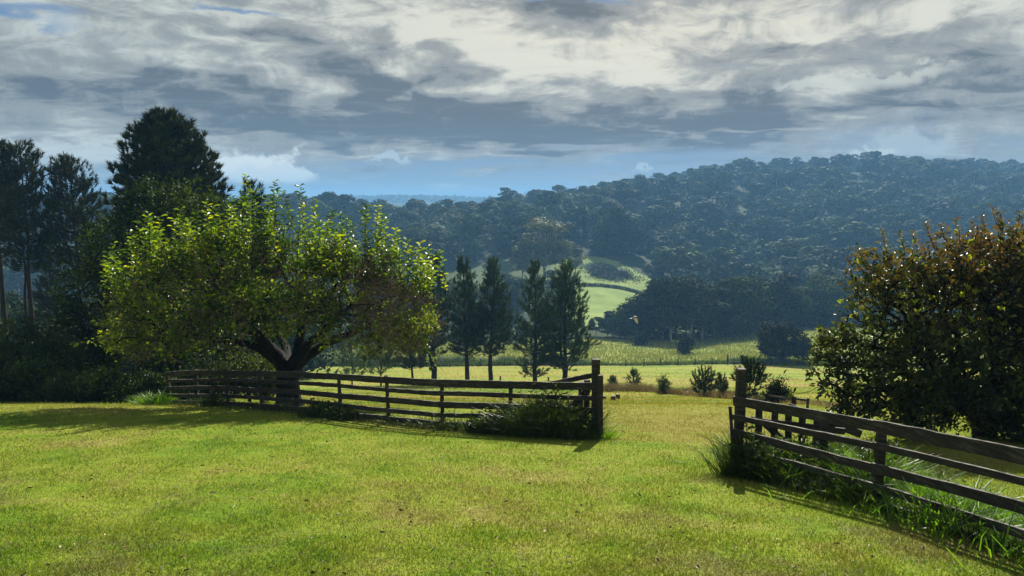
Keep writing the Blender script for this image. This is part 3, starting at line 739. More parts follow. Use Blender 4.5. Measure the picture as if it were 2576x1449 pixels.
# leaves: density lower on the bare right side and in the brown band near the top left
px_, py_ = pxof(T_)
wgt = np.ones(len(T_)); wgt *= 1 - .62 * np.exp(-((px_ - 395) / 45) ** 2 - ((py_ - 300) / 38) ** 2); wgt *= 1 - .5 * np.exp(-((px_ - 175) / 50) ** 2 - ((py_ - 268) / 12) ** 2)
wgt *= 1 - .35 * np.exp(-((px_ - 330) / 60) ** 2 - ((py_ - 285) / 14) ** 2)
wgt *= np.clip(vnoise(T_[:, 0] * 1.5 + 40, T_[:, 2] * 1.7 + T_[:, 1], 61) + .5, .03, 1) ** 2.2
NL = 22000; k_ = r.choice(len(T_), NL, p=wgt / wgt.sum())
P_ = T_[k_] - D_[k_] * r.uniform(-.08, .5, (NL, 1)) + r.normal(0, .09, (NL, 3))
Dl = unit(D_[k_] * .35 + r.normal(0, .6, (NL, 3)) + [0, -.1, -.12])
V1 = leaves(P_, Dl, r.uniform(.08, .165, NL), r.uniform(.055, .10, NL), .2, r=r)
# upright leafy shoots along the top
sh = [(250, 176, 240), (256, 190, 245), (275, 181, 245), (297, 185, 250), (305, 205, 255), (318, 200, 255), (340, 212, 260), (365, 204, 262), (377, 205, 262), (395, 228, 272), (409, 238, 280), (160, 216, 262), (178, 208, 262), (196, 212, 258),
      (140, 222, 272), (112, 252, 290), (205, 200, 250), (215, 205, 250), (228, 202, 245), (240, 198, 245), (262, 205, 250), (285, 205, 250), (330, 215, 260), (352, 222, 262), (385, 218, 265), (420, 258, 300), (438, 250, 292), (128, 240, 285), (152, 228, 272), (186, 225, 260), (120, 262, 295), (150, 212, 262), (245, 190, 240), (268, 195, 248)]
for q_ in range(62):
    xx_ = r.uniform(112, 430); yb = 262 + 26 * ((xx_ - 270) / 160) ** 2; sh.append((xx_ + r.normal(0, 5), yb - r.uniform(12, 46), yb + 8))
sp, sdv, tv = [], [], []
for (sx, st_, sb) in sh:
    for rep in range(2 if st_ < 260 else 1):
        jx = r.normal(0, 4); dy = r.uniform(-1.3, 1.3); A = W2(sx + jx - r.normal(0, 4), sb + 4, dy); B = W2(sx + jx * .5 + (0 if not rep else r.normal(0, 9)), st_ + (0 if not rep else r.uniform(5, 20)), dy)
        L = np.linalg.norm(B - A); tv.append(tube([A, (A + B) / 2 + r.normal(0, .04, 3), B], [.014, .010, .004], 3)); n_ = int(L / .05)
        for q_ in range(n_):
            s_ = (q_ + .5) / n_
            if s_ < .12: continue
            an = q_ * 2.4 + r.uniform(-.4, .4); sp.append(A + (B - A) * s_ + r.normal(0, .012, 3)); sdv.append((math.cos(an), math.sin(an), r.uniform(.15, .6)))
sp = np.array(sp); sdv = unit(np.array(sdv)); V2 = leaves(sp, sdv, r.uniform(.14, .24, len(sp)), r.uniform(.09, .135, len(sp)), .2, .5, r=r)
part('upright_shoots', merge(tv, 4), [M['bark']], tree)
part('foliage', merge([V1, V2], 4), [M['mulberry']], tree)

# --- generic full crown
def leafy_tree(name, label, cat, base, bl, nt, nl, lsize, mleaf, mbark, trunk_r, seed, group=None, fork=.35, rtip=.008, shell=.5, lw=.5, sides=None, foldroll=None, twigs=0, quad=False, tops=None, hang=.1, spread=.12, clump=1.1, jut=.12, droop=0):
    """bl in local coordinates of the base: (cx,cy,cz,rx,ry,rz)"""
    r = np.random.default_rng(seed); tree = empty(name, base, label, cat, group)
    top = max(b[2] for b in bl); cx = np.mean([b[0] for b in bl]); cy = np.mean([b[1] for b in bl])
    tg = blob_targets(nt, bl, r, shell); tg = tg + unit(tg - np.array([cx, cy, top * .5])) * (np.maximum(0, r.normal(0, 1, (len(tg), 1))) * jut); tg = tg[tg[:, 2] > .15]
    rn = [(0, 0, -.3)] + [(cx * s * s, cy * s * s, top * fork * s) for s in np.linspace(.15, 1, 5)]
    if droop:                                       # loose sprays hanging under the rim
        low = tg[tg[:, 2] < np.quantile(tg[:, 2], .3)]; ex = low[r.choice(len(low), droop)] - np.stack([r.normal(0, .15, droop), r.normal(0, .15, droop), r.uniform(.1, .55, droop)], 1); tg = np.concatenate([tg, ex[ex[:, 2] > .3]])
    X_, p_, ch = grow(rn, tg, max(.3, trunk_r * 1.6), .15, .1, r)
    bg, sm, R_ = limb_geo(X_, p_, ch, rtip, trunk_r, .45)
    tk = tube(rn, np.linspace(trunk_r * 1.3, trunk_r * .9, len(rn)), 10)
    part('trunk', merge([tk, bg, sm], 4), [mbark], tree, True)
    T_, D_, B_ = chain_dirs(X_, ch); wg = np.clip(vnoise(T_[:, 0] * clump + 40, T_[:, 2] * clump + T_[:, 1] * .7, seed) + .5, .05, 1) ** 1.5; k_ = r.choice(len(T_), nl, p=wg / wg.sum())
    P_ = T_[k_] - D_[k_] * r.uniform(-.1, spread * 3.2, (nl, 1)) + r.normal(0, spread, (nl, 3))
    Dl = unit(D_[k_] * .5 + r.normal(0, .55, (nl, 3)) + [0, 0, -hang])
    if quad: V = cards(P_, D_[k_] + [0, 0, .5], lsize * r.uniform(.6, 1.3, nl), r)
    else: V = leaves(P_, Dl, lsize * r.uniform(.65, 1.25, nl), lsize * lw * r.uniform(.8, 1.2, nl), .2, foldroll, r=r)
    part('foliage', V, [mleaf], tree)
    return tree, T_, D_, r
def blobs_px(base, D, lst):
    R0 = np.array(base); out_ = []
    for (px, py, dy, sx, sy, sz) in lst:
        c_ = np.array(at(px, py, D + dy)) - R0; out_.append((*c_, sx * D / F, sz, sy * D / F))
    return out_
# --- bronze tree on the right
DG = 14.3; f = foot(985, DG)
bl = blobs_px(f, DG, [(965, 310, 0, 95, 62, 2.0), (905, 325, -.2, 62, 58, 1.5), (1030, 290, 0, 90, 62, 2.0), (875, 350, 0, 40, 40, 1.1), (850, 352, -.1, 34, 26, .8), (920, 280, 0, 48, 38, 1.2), (985, 255, .2, 55, 26, 1.4), (900, 385, -.4, 50, 28, .9),
                          (960, 400, -.3, 50, 32, 1.0), (1020, 400, -.3, 50, 38, 1.0), (828, 372, 0, 30, 26, .6), (850, 400, -.3, 30, 18, .6), (905, 425, -.5, 40, 16, .6), (985, 432, -.6, 45, 16, .7), (845, 345, 0, 30, 26, .7), (870, 395, -.2, 34, 20, .7), (930, 415, -.3, 40, 20, .8), (1000, 425, -.4, 50, 22, .9), (1060, 400, 0, 50, 40, 1.0), (960, 370, -.9, 80, 45, .8), (888, 268, 0, 34, 30, .9), (868, 300, 0, 28, 30, .8), (1075, 330, 0, 60, 80, 1.8), (1010, 350, -.6, 60, 60, 1.0), (940, 350, -.8, 60, 50, .8), (1050, 260, 0, 50, 35, 1.2)])
gt, T_, D_, r = leafy_tree('fruit_tree', 'rounded bronze and dark green tree hanging over the right fence', 'tree', f, bl, 2700, 36000, .12, M['guava'], M['bark'], .19, 31, rtip=.007, lw=.52, fork=.30, spread=.075, shell=.35, clump=1.5, droop=160)
Rg = np.array(f)
nn = 420; kk = r.choice(len(T_), nn); kk = kk[np.argsort(-T_[kk, 2])][:260]; P_ = np.repeat(T_[kk] + D_[kk] * .05, 4, 0)
V = leaves(P_ + r.normal(0, .012, P_.shape), unit(np.repeat(D_[kk], 4, 0) * .5 + r.normal(0, .5, P_.shape) + [0, 0, .7]), r.uniform(.09, .15, len(P_)), .045, .2, r=r)
part('new_leaves', V, [M['newleaf']], gt)
# a few whippy shoots above the crown
tv, sp, sdv = [], [], []
R0 = Rg
for (a_, b_, c_, d_) in [(1005, 235, 992, 207), (1002, 240, 1000, 214), (960, 245, 955, 219), (1015, 240, 1020, 212), (905, 255, 899, 232), (890, 262, 882, 230), (935, 250, 925, 222), (975, 240, 972, 222), (868, 270, 858, 245), (875, 275, 861, 258), (918, 250, 912, 232), (945, 240, 941, 224), (1040, 230, 1045, 205), (985, 240, 982, 216)]:
    A = np.array(at(a_, b_, DG)) - Rg; B = np.array(at(c_, d_, DG)) - Rg; tv.append(tube([A, (A + B) / 2 + r.normal(0, .03, 3), B], [.009, .006, .003], 3))
    n_ = int(np.linalg.norm(B - A) / .028)
    for q_ in range(n_):
        an = q_ * 2.4; sp.append(A + (B - A) * (q_ + .5) / n_); sdv.append((math.cos(an), math.sin(an), r.uniform(.3, 1.0)))
sp = np.array(sp); part('upright_shoots', merge(tv, 4), [M['bark']], gt)
part('shoot_leaves', leaves(sp, unit(np.array(sdv)), r.uniform(.08, .14, len(sp)), .055, .2, .5, r=r), [M['guava']], gt)
# fruit
fr = []
m, t, out = mat('green_fruit'); p = t.new('ShaderNodeBsdfPrincipled'); t.put(p.inputs['Base Color'], t.ramp(t.noise(t.new('ShaderNodeNewGeometry').outputs['Position'], 9, 3), [(.3, (.10, .12, .03)), (.7, (.17, .19, .06))])); t.l.new(p.outputs[0], out.inputs[0])
th = np.linspace(0, math.pi, 7); vf = tube(np.stack([0 * th, 0 * th, -np.cos(th) * .038], 1), np.maximum(np.sin(th) * .033, .001), 9)
fme = make_mesh('fruit', [(vf[0], vf[1], 0)], [m], True)
for q_ in r.choice(len(T_), 30): obj('fruit', fme, gt, T_[q_] - [0, 0, .06])

# --- dark broad tree and shrubs at the left
DC = 33.0; f = foot(160, DC)
bl = blobs_px(f, DC, [(165, 225, 0, 42, 44, 2.2), (135, 255, 0, 45, 45, 2.4), (200, 240, 0, 40, 45, 2.2), (110, 300, -.3, 45, 50, 2.4), (175, 310, 0, 65, 60, 3.0), (85, 345, -.5, 36, 42, 2.0), (150, 360, -1, 70, 38, 2.4), (225, 320, 0, 40, 50, 2.0), (160, 196, 0, 26, 20, 1.3), (100, 275, 0, 26, 26, 1.2), (205, 370, -.6, 40, 32, 1.6)])
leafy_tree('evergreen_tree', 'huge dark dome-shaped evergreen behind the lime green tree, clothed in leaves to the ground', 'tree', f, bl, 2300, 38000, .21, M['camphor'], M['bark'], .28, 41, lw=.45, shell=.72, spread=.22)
def shrub(px, D, top, wpx, label, seed, mleaf, nl=5000, nt=260, lsize=.14, name='shrub', cat='shrub', quad=False, trunk=.05, low=.0, base=None):
    if base: D = at(px, base).y
    f_ = foot(px, D); h = hgt(top, D) - f_.z; w_ = wpx * D / F / 2
    r_ = np.random.default_rng(seed); bl_ = []
    for q_ in range(6):
        a_ = r_.uniform(0, 6.28); bl_.append((math.cos(a_) * w_ * .4, math.sin(a_) * w_ * .4, h * r_.uniform(low + .15, .72), w_ * r_.uniform(.4, .62), w_ * .5, h * r_.uniform(.22, .30)))
    bl_.append((0, 0, h * .55, w_ * .6, w_ * .6, h * .44))
    return leafy_tree(name, label, cat, f_, bl_, nt, nl, lsize, mleaf, M['bark'], trunk, seed, spread=lsize * .8, fork=.3, quad=quad)
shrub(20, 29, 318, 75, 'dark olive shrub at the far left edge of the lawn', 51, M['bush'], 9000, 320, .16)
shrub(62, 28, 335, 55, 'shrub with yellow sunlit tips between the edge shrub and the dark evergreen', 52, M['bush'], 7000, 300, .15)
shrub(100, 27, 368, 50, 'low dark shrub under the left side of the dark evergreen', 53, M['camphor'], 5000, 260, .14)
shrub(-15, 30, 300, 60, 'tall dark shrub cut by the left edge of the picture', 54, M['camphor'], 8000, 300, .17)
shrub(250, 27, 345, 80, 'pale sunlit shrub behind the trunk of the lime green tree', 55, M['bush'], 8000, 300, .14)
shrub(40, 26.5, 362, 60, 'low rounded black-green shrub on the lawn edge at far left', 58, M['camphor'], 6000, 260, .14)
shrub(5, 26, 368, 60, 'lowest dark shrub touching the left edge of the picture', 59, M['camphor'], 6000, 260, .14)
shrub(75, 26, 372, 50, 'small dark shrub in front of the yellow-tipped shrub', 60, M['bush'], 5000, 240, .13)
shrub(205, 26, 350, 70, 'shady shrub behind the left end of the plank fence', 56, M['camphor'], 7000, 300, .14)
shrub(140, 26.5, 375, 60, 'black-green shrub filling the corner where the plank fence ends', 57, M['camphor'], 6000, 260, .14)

# --- pines
def pine(px, D, top, wpx, label, seed, mleaf, group=None, base=None, bare=.24, tuft_n=34, tuft_len=.36, wid=.048, clen=.5, shape=1.0, dens=1.0, double=False, trunk_r=None, cone=.75, name='pine_tree', lean=0.0, upsweep=.9, rnd_top=False):
    if base: D = at(px, base).y
    f_ = foot(px, D); H = hgt(top, D) - f_.z; w_ = wpx * D / F / 2; r_ = np.random.default_rng(seed)
    root = empty(name, f_, label, 'pine tree' if 'sapling' not in name else 'sapling', group)
    tr_ = trunk_r or H * .018; tube_p = []
    zs = np.linspace(-.3, H * .97, 14); cx = np.cumsum(r_.normal(0, H * .0035, 14)) + lean * zs; cx -= cx[0]; cyy = np.cumsum(r_.normal(0, H * .003, 14)); cyy -= cyy[0]
    tube_p.append(tube(np.stack([cx, cyy, zs], 1), tr_ * np.linspace(1.15, .12, 14), 8))
    if double: tube_p.append(tube(np.stack([cx - tr_ * 2.0 * np.clip(zs / H * 2.5, .3, 1), cyy, zs * .8], 1), tr_ * .8 * np.linspace(1.1, .12, 14), 8))
    br, TP, TA = [], [], []
    nwh = max(6, int(H / .42 * dens))
    for q_ in range(nwh):
        s_ = (q_ + .5) / nwh; z_ = H * (bare + (1 - bare) * s_)
        if rnd_top: prof = math.sqrt(max(0, 1 - (max(0, s_ - .35) / .65) ** 2)) * (.55 + .45 * min(1, s_ / .35))
        else: prof = min(1.0, (1 - s_) ** cone * 1.25) * (.6 + .4 * min(1, s_ / .22))
        nb = r_.integers(5, 8)
        for b_ in range(nb):
            a_ = r_.uniform(0, 6.28); L = max(.03 * H, w_ * prof * r_.uniform(.6, 1.12)); rise = upsweep * (.25 + .9 * s_) * r_.uniform(.6, 1.3)
            A = np.array([np.interp(z_, zs, cx), np.interp(z_, zs, cyy), z_ + r_.uniform(-.15, .15)]); dh = np.array([math.cos(a_), math.sin(a_), 0])
            u_ = np.linspace(0, 1, 5)[:, None]; P_ = A + dh * L * u_ + np.array([0, 0, 1]) * L * (rise * .15 * u_ + rise * .6 * u_ ** 2.2)
            br.append(tube(P_, np.linspace(tr_ * .22, .008, 5) * (1 - .6 * s_), 4))
            nt_ = max(2, int(L / (.27 if H > 4 else .09)))
            for c_ in range(nt_):
                g_t = 1 - c_ / nt_ * .75; pt = A + dh * L * g_t + np.array([0, 0, 1]) * L * (rise * .15 * g_t + rise * .6 * g_t ** 2.2)
                side = r_.normal(0, .16 * L ** .5, 3) * [1, 1, .4] * (c_ > 0) * min(1, H / 4); TP.append(pt + side); TA.append(dh * .55 + np.array([0, 0, .55 + .8 * s_]) + r_.normal(0, .3, 3))
    for q_ in range(4): TP.append(np.array([cx[-1], cyy[-1], H * .97 - q_ * clen * .6 - clen * .5])); TA.append(np.array([0, 0, 1.0]))
    tube_p += br; part('trunk', merge(tube_p, 4), [M['bark_pine']], root, True)
    V, Fc = needles(np.array(TP), np.array(TA), tuft_n, tuft_len, .42, wid, clen, r_)
    part('needles', (V, Fc), [mleaf], root)
    return root
GP = 'young pines in a row behind the left fence'
pine(435, 73, 259, 46, 'twin-trunked young pine touching the right side of the lime green crown', 61, M['pine'], GP, double=True)
pine(468, 73, 263, 42, 'second young pine of the row, counting from the lime green tree', 62, M['pine'], GP)
pine(490, 73, 264, 48, 'middle young pine of the row, close beside its left neighbour', 63, M['pine'], GP)
pine(535, 73, 267, 46, 'young pine with drooping grey dead lower branches, fourth in the row', 64, M['pine'], GP, bare=.06)
pine(565, 73, 266, 66, 'rightmost and fullest young pine of the row, with twin trunks', 65, M['pine'], GP, double=True, bare=.14)
pine(413, 73, 320, 40, 'short pine half hidden under the right edge of the lime green crown', 66, M['pine'], GP)
pine(381, 73, 338, 44, 'small grey-green pine under the right half of the lime green crown', 67, M['sapling'], GP, tuft_n=20)
pine(352, 73, 342, 34, 'small grey-green pine nearest the trunk of the lime green tree', 68, M['sapling'], GP, tuft_n=20)
pine(182, 50, 117, 116, 'very tall dense dark pine towering behind the dark evergreen', 71, M['pine_dark'], None, bare=.06, tuft_n=28, tuft_len=.50, wid=.08, clen=.25, dens=3.0, rnd_top=True, upsweep=.25)
pine(210, 52, 178, 80, 'dark pine shoulder right of the tallest pine', 72, M['pine_dark'], None, bare=.1, tuft_n=24, tuft_len=.45, wid=.06, clen=.3, dens=1.8, rnd_top=True, upsweep=.5)
pine(265, 54, 186, 46, 'small dark pine top showing behind the highest shoots of the lime green tree', 73, M['pine_dark'], None, bare=.15, tuft_n=22, tuft_len=.4, wid=.05, rnd_top=True, upsweep=.5)
GL = 'tall bare-trunked pines at the left edge'
pine(12, 56, 149, 44, 'leftmost tall pine with bare trunk', 74, M['pine_dark'], GL, bare=.56, tuft_n=24, tuft_len=.42, wid=.06, rnd_top=True, dens=.7, upsweep=.7, trunk_r=.26)
pine(38, 56, 150, 46, 'tall pine with twin trunks second from the left', 75, M['pine_dark'], GL, bare=.5, double=True, tuft_n=24, tuft_len=.42, wid=.06, rnd_top=True, dens=.65, upsweep=.8, trunk_r=.22)
pine(84, 58, 163, 54, 'tall spreading pine third from the left, nearest the dark evergreen', 76, M['pine_dark'], GL, bare=.48, tuft_n=24, tuft_len=.42, wid=.06, rnd_top=True, dens=.7, upsweep=.8, trunk_r=.24)
pine(62, 70, 235, 34, 'slim dark pine between the tall bare trunks', 77, M['pine_dark'], GL, bare=.3, tuft_n=20, tuft_len=.42, wid=.05)
pine(-20, 60, 170, 60, 'tall pine cut by the left edge of the picture', 78, M['pine_dark'], GL, bare=.4, tuft_n=20, tuft_len=.42, wid=.05, rnd_top=True)
# saplings of the row right of the gateway
GS = 'saplings in the unmown strip beyond the gateway'
pine(633, 0, 372.5, 14, 'slender conical sapling nearest the left gate post', 81, M['sapling'], GS, base=391, dens=3.0, bare=.25, tuft_n=22, tuft_len=.15, wid=.024, clen=.20, name='pine_sapling')
pine(613, 0, 380, 9, 'tiny sapling left of the slender conical one', 82, M['sapling'], GS, base=390, dens=3.0, bare=.3, tuft_n=22, tuft_len=.15, wid=.024, clen=.20, name='pine_sapling')
shrub(664, 0, 375.5, 17, 'small round bushy sapling in dry grass, second from the left', 83, M['bush'], 2600, 90, .07, 'bushy_sapling', 'sapling', base=393)
pine(703, 0, 376, 30, 'wide pine sapling with brush-like upright shoots', 84, M['pine'], GS, base=396.5, dens=3.0, bare=.02, tuft_n=30, tuft_len=.15, wid=.024, clen=.20, name='pine_sapling', cone=.4, upsweep=1.5)
pine(721, 0, 381, 13, 'narrow pine sapling left of the right gate post', 85, M['pine'], GS, base=398, dens=3.0, bare=.12, tuft_n=26, tuft_len=.15, wid=.024, clen=.20, name='pine_sapling', cone=.5, upsweep=1.4)
pine(749, 0, 368, 32, 'upswept pine sapling directly right of the right gate post', 86, M['pine'], GS, base=401, dens=3.0, bare=.14, tuft_n=30, tuft_len=.15, wid=.024, clen=.20, name='pine_sapling', cone=.4, upsweep=1.5)
shrub(777, 0, 376, 30, 'dark bushy sapling inside the low rail guards', 87, M['darkbush'], 5500, 170, .07, 'bushy_sapling', 'sapling', base=404)
# lone tree and bushes of the far paddock
f = foot(781, 143); h = hgt(322, 143) - f.z; k_ = 143 / F
leafy_tree('paddock_tree', 'lone dark round tree standing on the edge of the far paddock', 'tree', f, [(-2.5, 0, h * .68, 13 * k_, 3, h * .27), (2.5, 0, h * .50, 15 * k_, 3, h * .28), (-1, 0, h * .40, 18 * k_, 4, h * .24), (0, 0, h * .85, 9 * k_, 2, h * .13), (4, 0, h * .34, 9 * k_, 3, h * .18)], 700, 12000, .48, M['darkbush'], M['bark'], .45, 91, quad=True, shell=.7, spread=.35, rtip=.03)
shrub(687, 172, 331, 22, 'small dark bush in front of the tree line in the far paddock', 92, M['darkbush'], 1500, 90, .6, 'bush', 'bush', quad=True, low=0)
shrub(640, 196, 331, 20, 'grey-green bush at the foot of the tree line', 93, M['forest'], 1200, 90, .6, 'bush', 'bush', quad=True, low=0)
# ------------------------------------------------------------------ forest
def forest_template(seed, kind, n=2600, size=.75, rough=.3, dome=False):
    """unit trees in metres: gum (open layered heads), round (dense), tall"""
    r_ = np.random.default_rng(seed); H = {'gum': 20, 'round': 15, 'tall': 24, 'shrub': 7}[kind]; Wd = {'gum': 8.0, 'round': 7.2, 'tall': 6.5, 'shrub': 4}[kind]
    lobes = []
    nl = {'gum': 19, 'round': 26, 'tall': 18, 'shrub': 8}[kind]
    for q_ in range(nl):
        a_ = r_.uniform(0, 6.28); s_ = r_.random()
        if kind in ('gum', 'tall'):
            zc_ = H * (.30 + .62 * s_); rr = Wd * math.sqrt(max(.05, 1 - ((s_ - .35) / .72) ** 2)) * r_.uniform(.25, .75)
            lr = Wd * r_.uniform(.25, .40); lobes.append((math.cos(a_) * rr, math.sin(a_) * rr, zc_, lr, lr, lr * r_.uniform(.45, .7)))
        else:
            zc_ = H * (.10 + .72 * s_); rr = Wd * (1 - s_ * .75) * r_.uniform(.3, .75); lr = Wd * r_.uniform(.32, .5)
            lobes.append((math.cos(a_) * rr, math.sin(a_) * rr, zc_, lr, lr, lr * .8))
    if dome:
        Wd *= 1.0; lobes = [(0, 0, H * .60, Wd * .72, Wd * .72, H * .30)]
        for q_ in range(9):
            a_ = r_.uniform(0, 6.28); e_ = r_.uniform(-.35, 1.35); lr = Wd * r_.uniform(.26, .42)
            lobes.append((math.cos(a_) * math.cos(e_) * Wd * .62, math.sin(a_) * math.cos(e_) * Wd * .62, H * .60 + math.sin(e_) * H * .27, lr, lr, lr * .75))
    B = np.array(lobes); w_ = B[:, 3] ** 2; k_ = r_.choice(len(B), n, p=w_ / w_.sum())
    v_ = unit(r_.normal(0, 1, (n, 3)) + [0, 0, .35]); rad = r_.uniform(.72, 1.06, n)[:, None]
    P_ = B[k_, :3] + v_ * B[k_, 3:6] * rad
    V, Fc = cards(P_, v_ + [0, 0, .1], size * r_.uniform(.6, 1.4, n), r_, rough)
    tk = [tube([(0, 0, -1.5), (r_.normal(0, .3), r_.normal(0, .3), H * .4), (r_.normal(0, .5), 0, H * .85)], [Wd * .045, Wd * .035, .08], 6)]
    for b_ in B[::2]: tk.append(tube([(0, 0, max(H * .25, b_[2] - Wd * .7)), ((b_[0]) * .6, b_[1] * .6, b_[2] - b_[5] * .8), tuple(b_[:3])], [Wd * .022, Wd * .014, .04], 4))
    return (V, Fc), merge(tk, 4)
TPL = []
for (sd, kd, mm) in [(1, 'gum', 'forest'), (2, 'gum', 'forest'), (3, 'round', 'forest_lush'), (4, 'round', 'forest'), (5, 'tall', 'forest'), (6, 'round', 'forest_lush'), (7, 'gum', 'palegum'), (8, 'tall', 'forest_lush')]:
    cr, tk = forest_template(sd, kd, 3600, .78)
    TPL.append((make_mesh('crown', [(cr[0], cr[1], 0)], [M[mm]]), make_mesh('trunk', [(tk[0], tk[1], 0)], [M['gumbark'] if 'gum' in kd or kd == 'tall' else M['bark']], True), kd))
nt_made = [0]; REG = []
KIND = ['open-crowned gums', 'wide open gums', 'lush round trees', 'dark dense trees', 'tall gums', 'low leafy trees', 'pale gums', 'tall leafy trees']
ORD = ['first', 'second', 'third', 'fourth', 'fifth', 'sixth', 'seventh', 'eighth', 'ninth', 'tenth', 'eleventh', 'twelfth', 'thirteenth', 'fourteenth', 'fifteenth', 'sixteenth', 'seventeenth', 'eighteenth', 'nineteenth', 'twentieth']
def forest_tree(x_, y_, tpl, s_, rz, label, group, name='forest_tree', cat='tree', nsize=True):
    cm, tm, kd = TPL[tpl]
    e = empty(name, (x_, y_, gz1(x_, y_) - .3), label, cat, group, rz); e.scale = (s_ * 1.0, s_ * 1.0, s_)
    obj('crown', cm, e); obj('trunk', tm, e); nt_made[0] += 1
    if label.startswith('*'): REG.append((e, 512 + F * x_ / (y_ * .985), (('small ' if s_ < .78 else 'large ' if s_ > 1.05 else '') if nsize else '') + KIND[tpl] + ' ' + label[1:]))
    return e
def colrow(px, D):                                # plan position in image column px at distance D
    f_ = foot(px, D); return f_.x, f_.y
fr = np.random.default_rng(99)
HS = {'gum': 20, 'round': 15, 'tall': 24}
# 1. the dark wall of trees behind the paddock: individually placed, heights from the photograph (px, top row, D)
LAB1 = '*along the far edge of the paddock'
prof_x = [592, 605, 625, 640, 655, 670, 690, 705, 720, 740, 760, 780, 800, 820, 850, 900, 960, 1040]
prof_y = [318, 312, 305, 294, 282, 278, 280, 288, 282, 275, 272, 278, 282, 270, 280, 275, 270, 270]
def place_row(pxs, D0, dD, topf, tpls, label, group, wid=1.0, jt=9):
    for px in pxs:
        D_ = D0 + fr.uniform(-dD, dD); x_, y_ = colrow(px, D_); top = topf(px) + fr.uniform(-jt, jt) * .6
        h_ = hgt(top, D_) - gz1(x_, y_); tp = int(fr.choice(tpls)); s_ = h_ / (HS[TPL[tp][2]] * .97)
        if h_ < 3: continue
        e = forest_tree(x_, y_, tp, s_, fr.uniform(0, 6.28), label, group)
        sw = wid * fr.uniform(.9, 1.2); e.scale = (s_ * sw, s_ * sw, s_)
topf1 = lambda px: np.interp(px, prof_x, prof_y)
base_line = lambda px: np.interp(px, [580, 620, 700, 800, 900, 1100], [208, 208, 206, 238, 246, 248])
g1 = 'trees along the far edge of the paddock'
for px in np.arange(596, 1090, 13):
    bD = float(base_line(px)); place_row([px + fr.uniform(-4, 4)], bD + 6, 3, topf1, [2, 3, 5, 0, 2, 1], LAB1, g1)
for px in np.arange(590, 1090, 17):
    bD = float(base_line(px)); place_row([px + fr.uniform(-4, 4)], bD + 22, 6, lambda p_: topf1(p_) + 1, [2, 5, 3, 2], '*rising behind the paddock edge trees', 'second rank of trees behind the paddock edge', jt=8)
# low shrubs at the wall's foot
# 2. left part seen under and beside the crown
place_row(np.arange(285, 600, 14), 200, 10, lambda p_: 330 + 8 * math.sin(p_ * .13), [2, 3, 5], '*in the far line behind the young pines', 'tree line behind the young pines', jt=10)
place_row(np.arange(440, 600, 20), 245, 12, lambda p_: 308 + 6 * math.sin(p_ * .2), [2, 3, 7], '*at the foot of the hazy slope', 'trees at the foot of the hazy slope', jt=8)
place_row(np.arange(-10, 300, 14), 95, 12, lambda p_: 300 + 12 * math.sin(p_ * .21), [2, 5, 3], '*behind the tall left-hand pines', 'trees behind the left-hand pines', jt=14)
# 3. big pale gum group left of the green pasture
for (px, top, D_, tp, wd) in [(545, 219, 352, 6, 1.35), (532, 238, 348, 6, 1.3), (562, 240, 350, 6, 1.25), (522, 247, 356, 6, 1.2), (575, 246, 358, 6, 1.1)]:
    x_, y_ = colrow(px, D_); h_ = hgt(top, D_) - gz1(x_, y_); s_ = h_ / 19.5
    labs = {545: 'tallest pale olive gum, centre of the group left of the green pasture', 532: 'pale gum leaning out left of the tallest pale gum', 562: 'pale gum against the right side of the tallest pale gum', 522: 'low pale gum at the left end of the pale gum group', 575: 'low pale gum at the right end of the pale gum group beside the pasture'}
    e = forest_tree(x_, y_, tp, s_, fr.uniform(0, 6), labs[px], 'pale gums beside the pasture', 'gum_tree'); e.scale = (s_ * wd, s_ * wd, s_)
for (px, top, D_, tp, wd, lab) in [(617, 202, 432, 3, 1.0, 'massive dark rounded gum standing above the green pasture'), (607, 212, 428, 2, 1.0, 'dark tree against the left flank of the massive rounded gum'), (631, 216, 430, 3, 1.0, 'dark tree against the right flank of the massive rounded gum'),
                                   (581, 206, 440, 4, .8, 'dark conical tree left of the little white house'), (568, 222, 438, 3, 1.0, 'dark tree between the pale gum group and the house')]:
    x_, y_ = colrow(px, D_); h_ = hgt(top, D_) - gz1(x_, y_); s_ = h_ / (HS[TPL[tp][2]] * .97)
    e = forest_tree(x_, y_, tp, s_, fr.uniform(0, 6), lab, None); e.scale = (s_ * wd, s_ * wd, s_)
# 4. slope trees: individuals up to 300, the rest as one mass
def in_pasture(x_, y_):
    a_ = ((x_ - foot(605, 345).x) / 37) ** 2 + ((y_ - 348) / 66) ** 2 < 1.05
    b_ = ((x_ - foot(505, 350).x) / 42) ** 2 + ((y_ - 352) / 52) ** 2 < 1.0
    return a_ | b_
pts = []
yy = 236.0
while yy < 960:
    sp = 11.0 + yy * .014; xs = np.arange(-.86 * yy, .86 * yy, sp); xs = xs + fr.uniform(-.4, .4, len(xs)) * sp
    pts.append(np.stack([xs, yy + fr.uniform(-.4, .4, len(xs)) * sp], 1)); yy += sp * .95
pts = np.concatenate(pts)
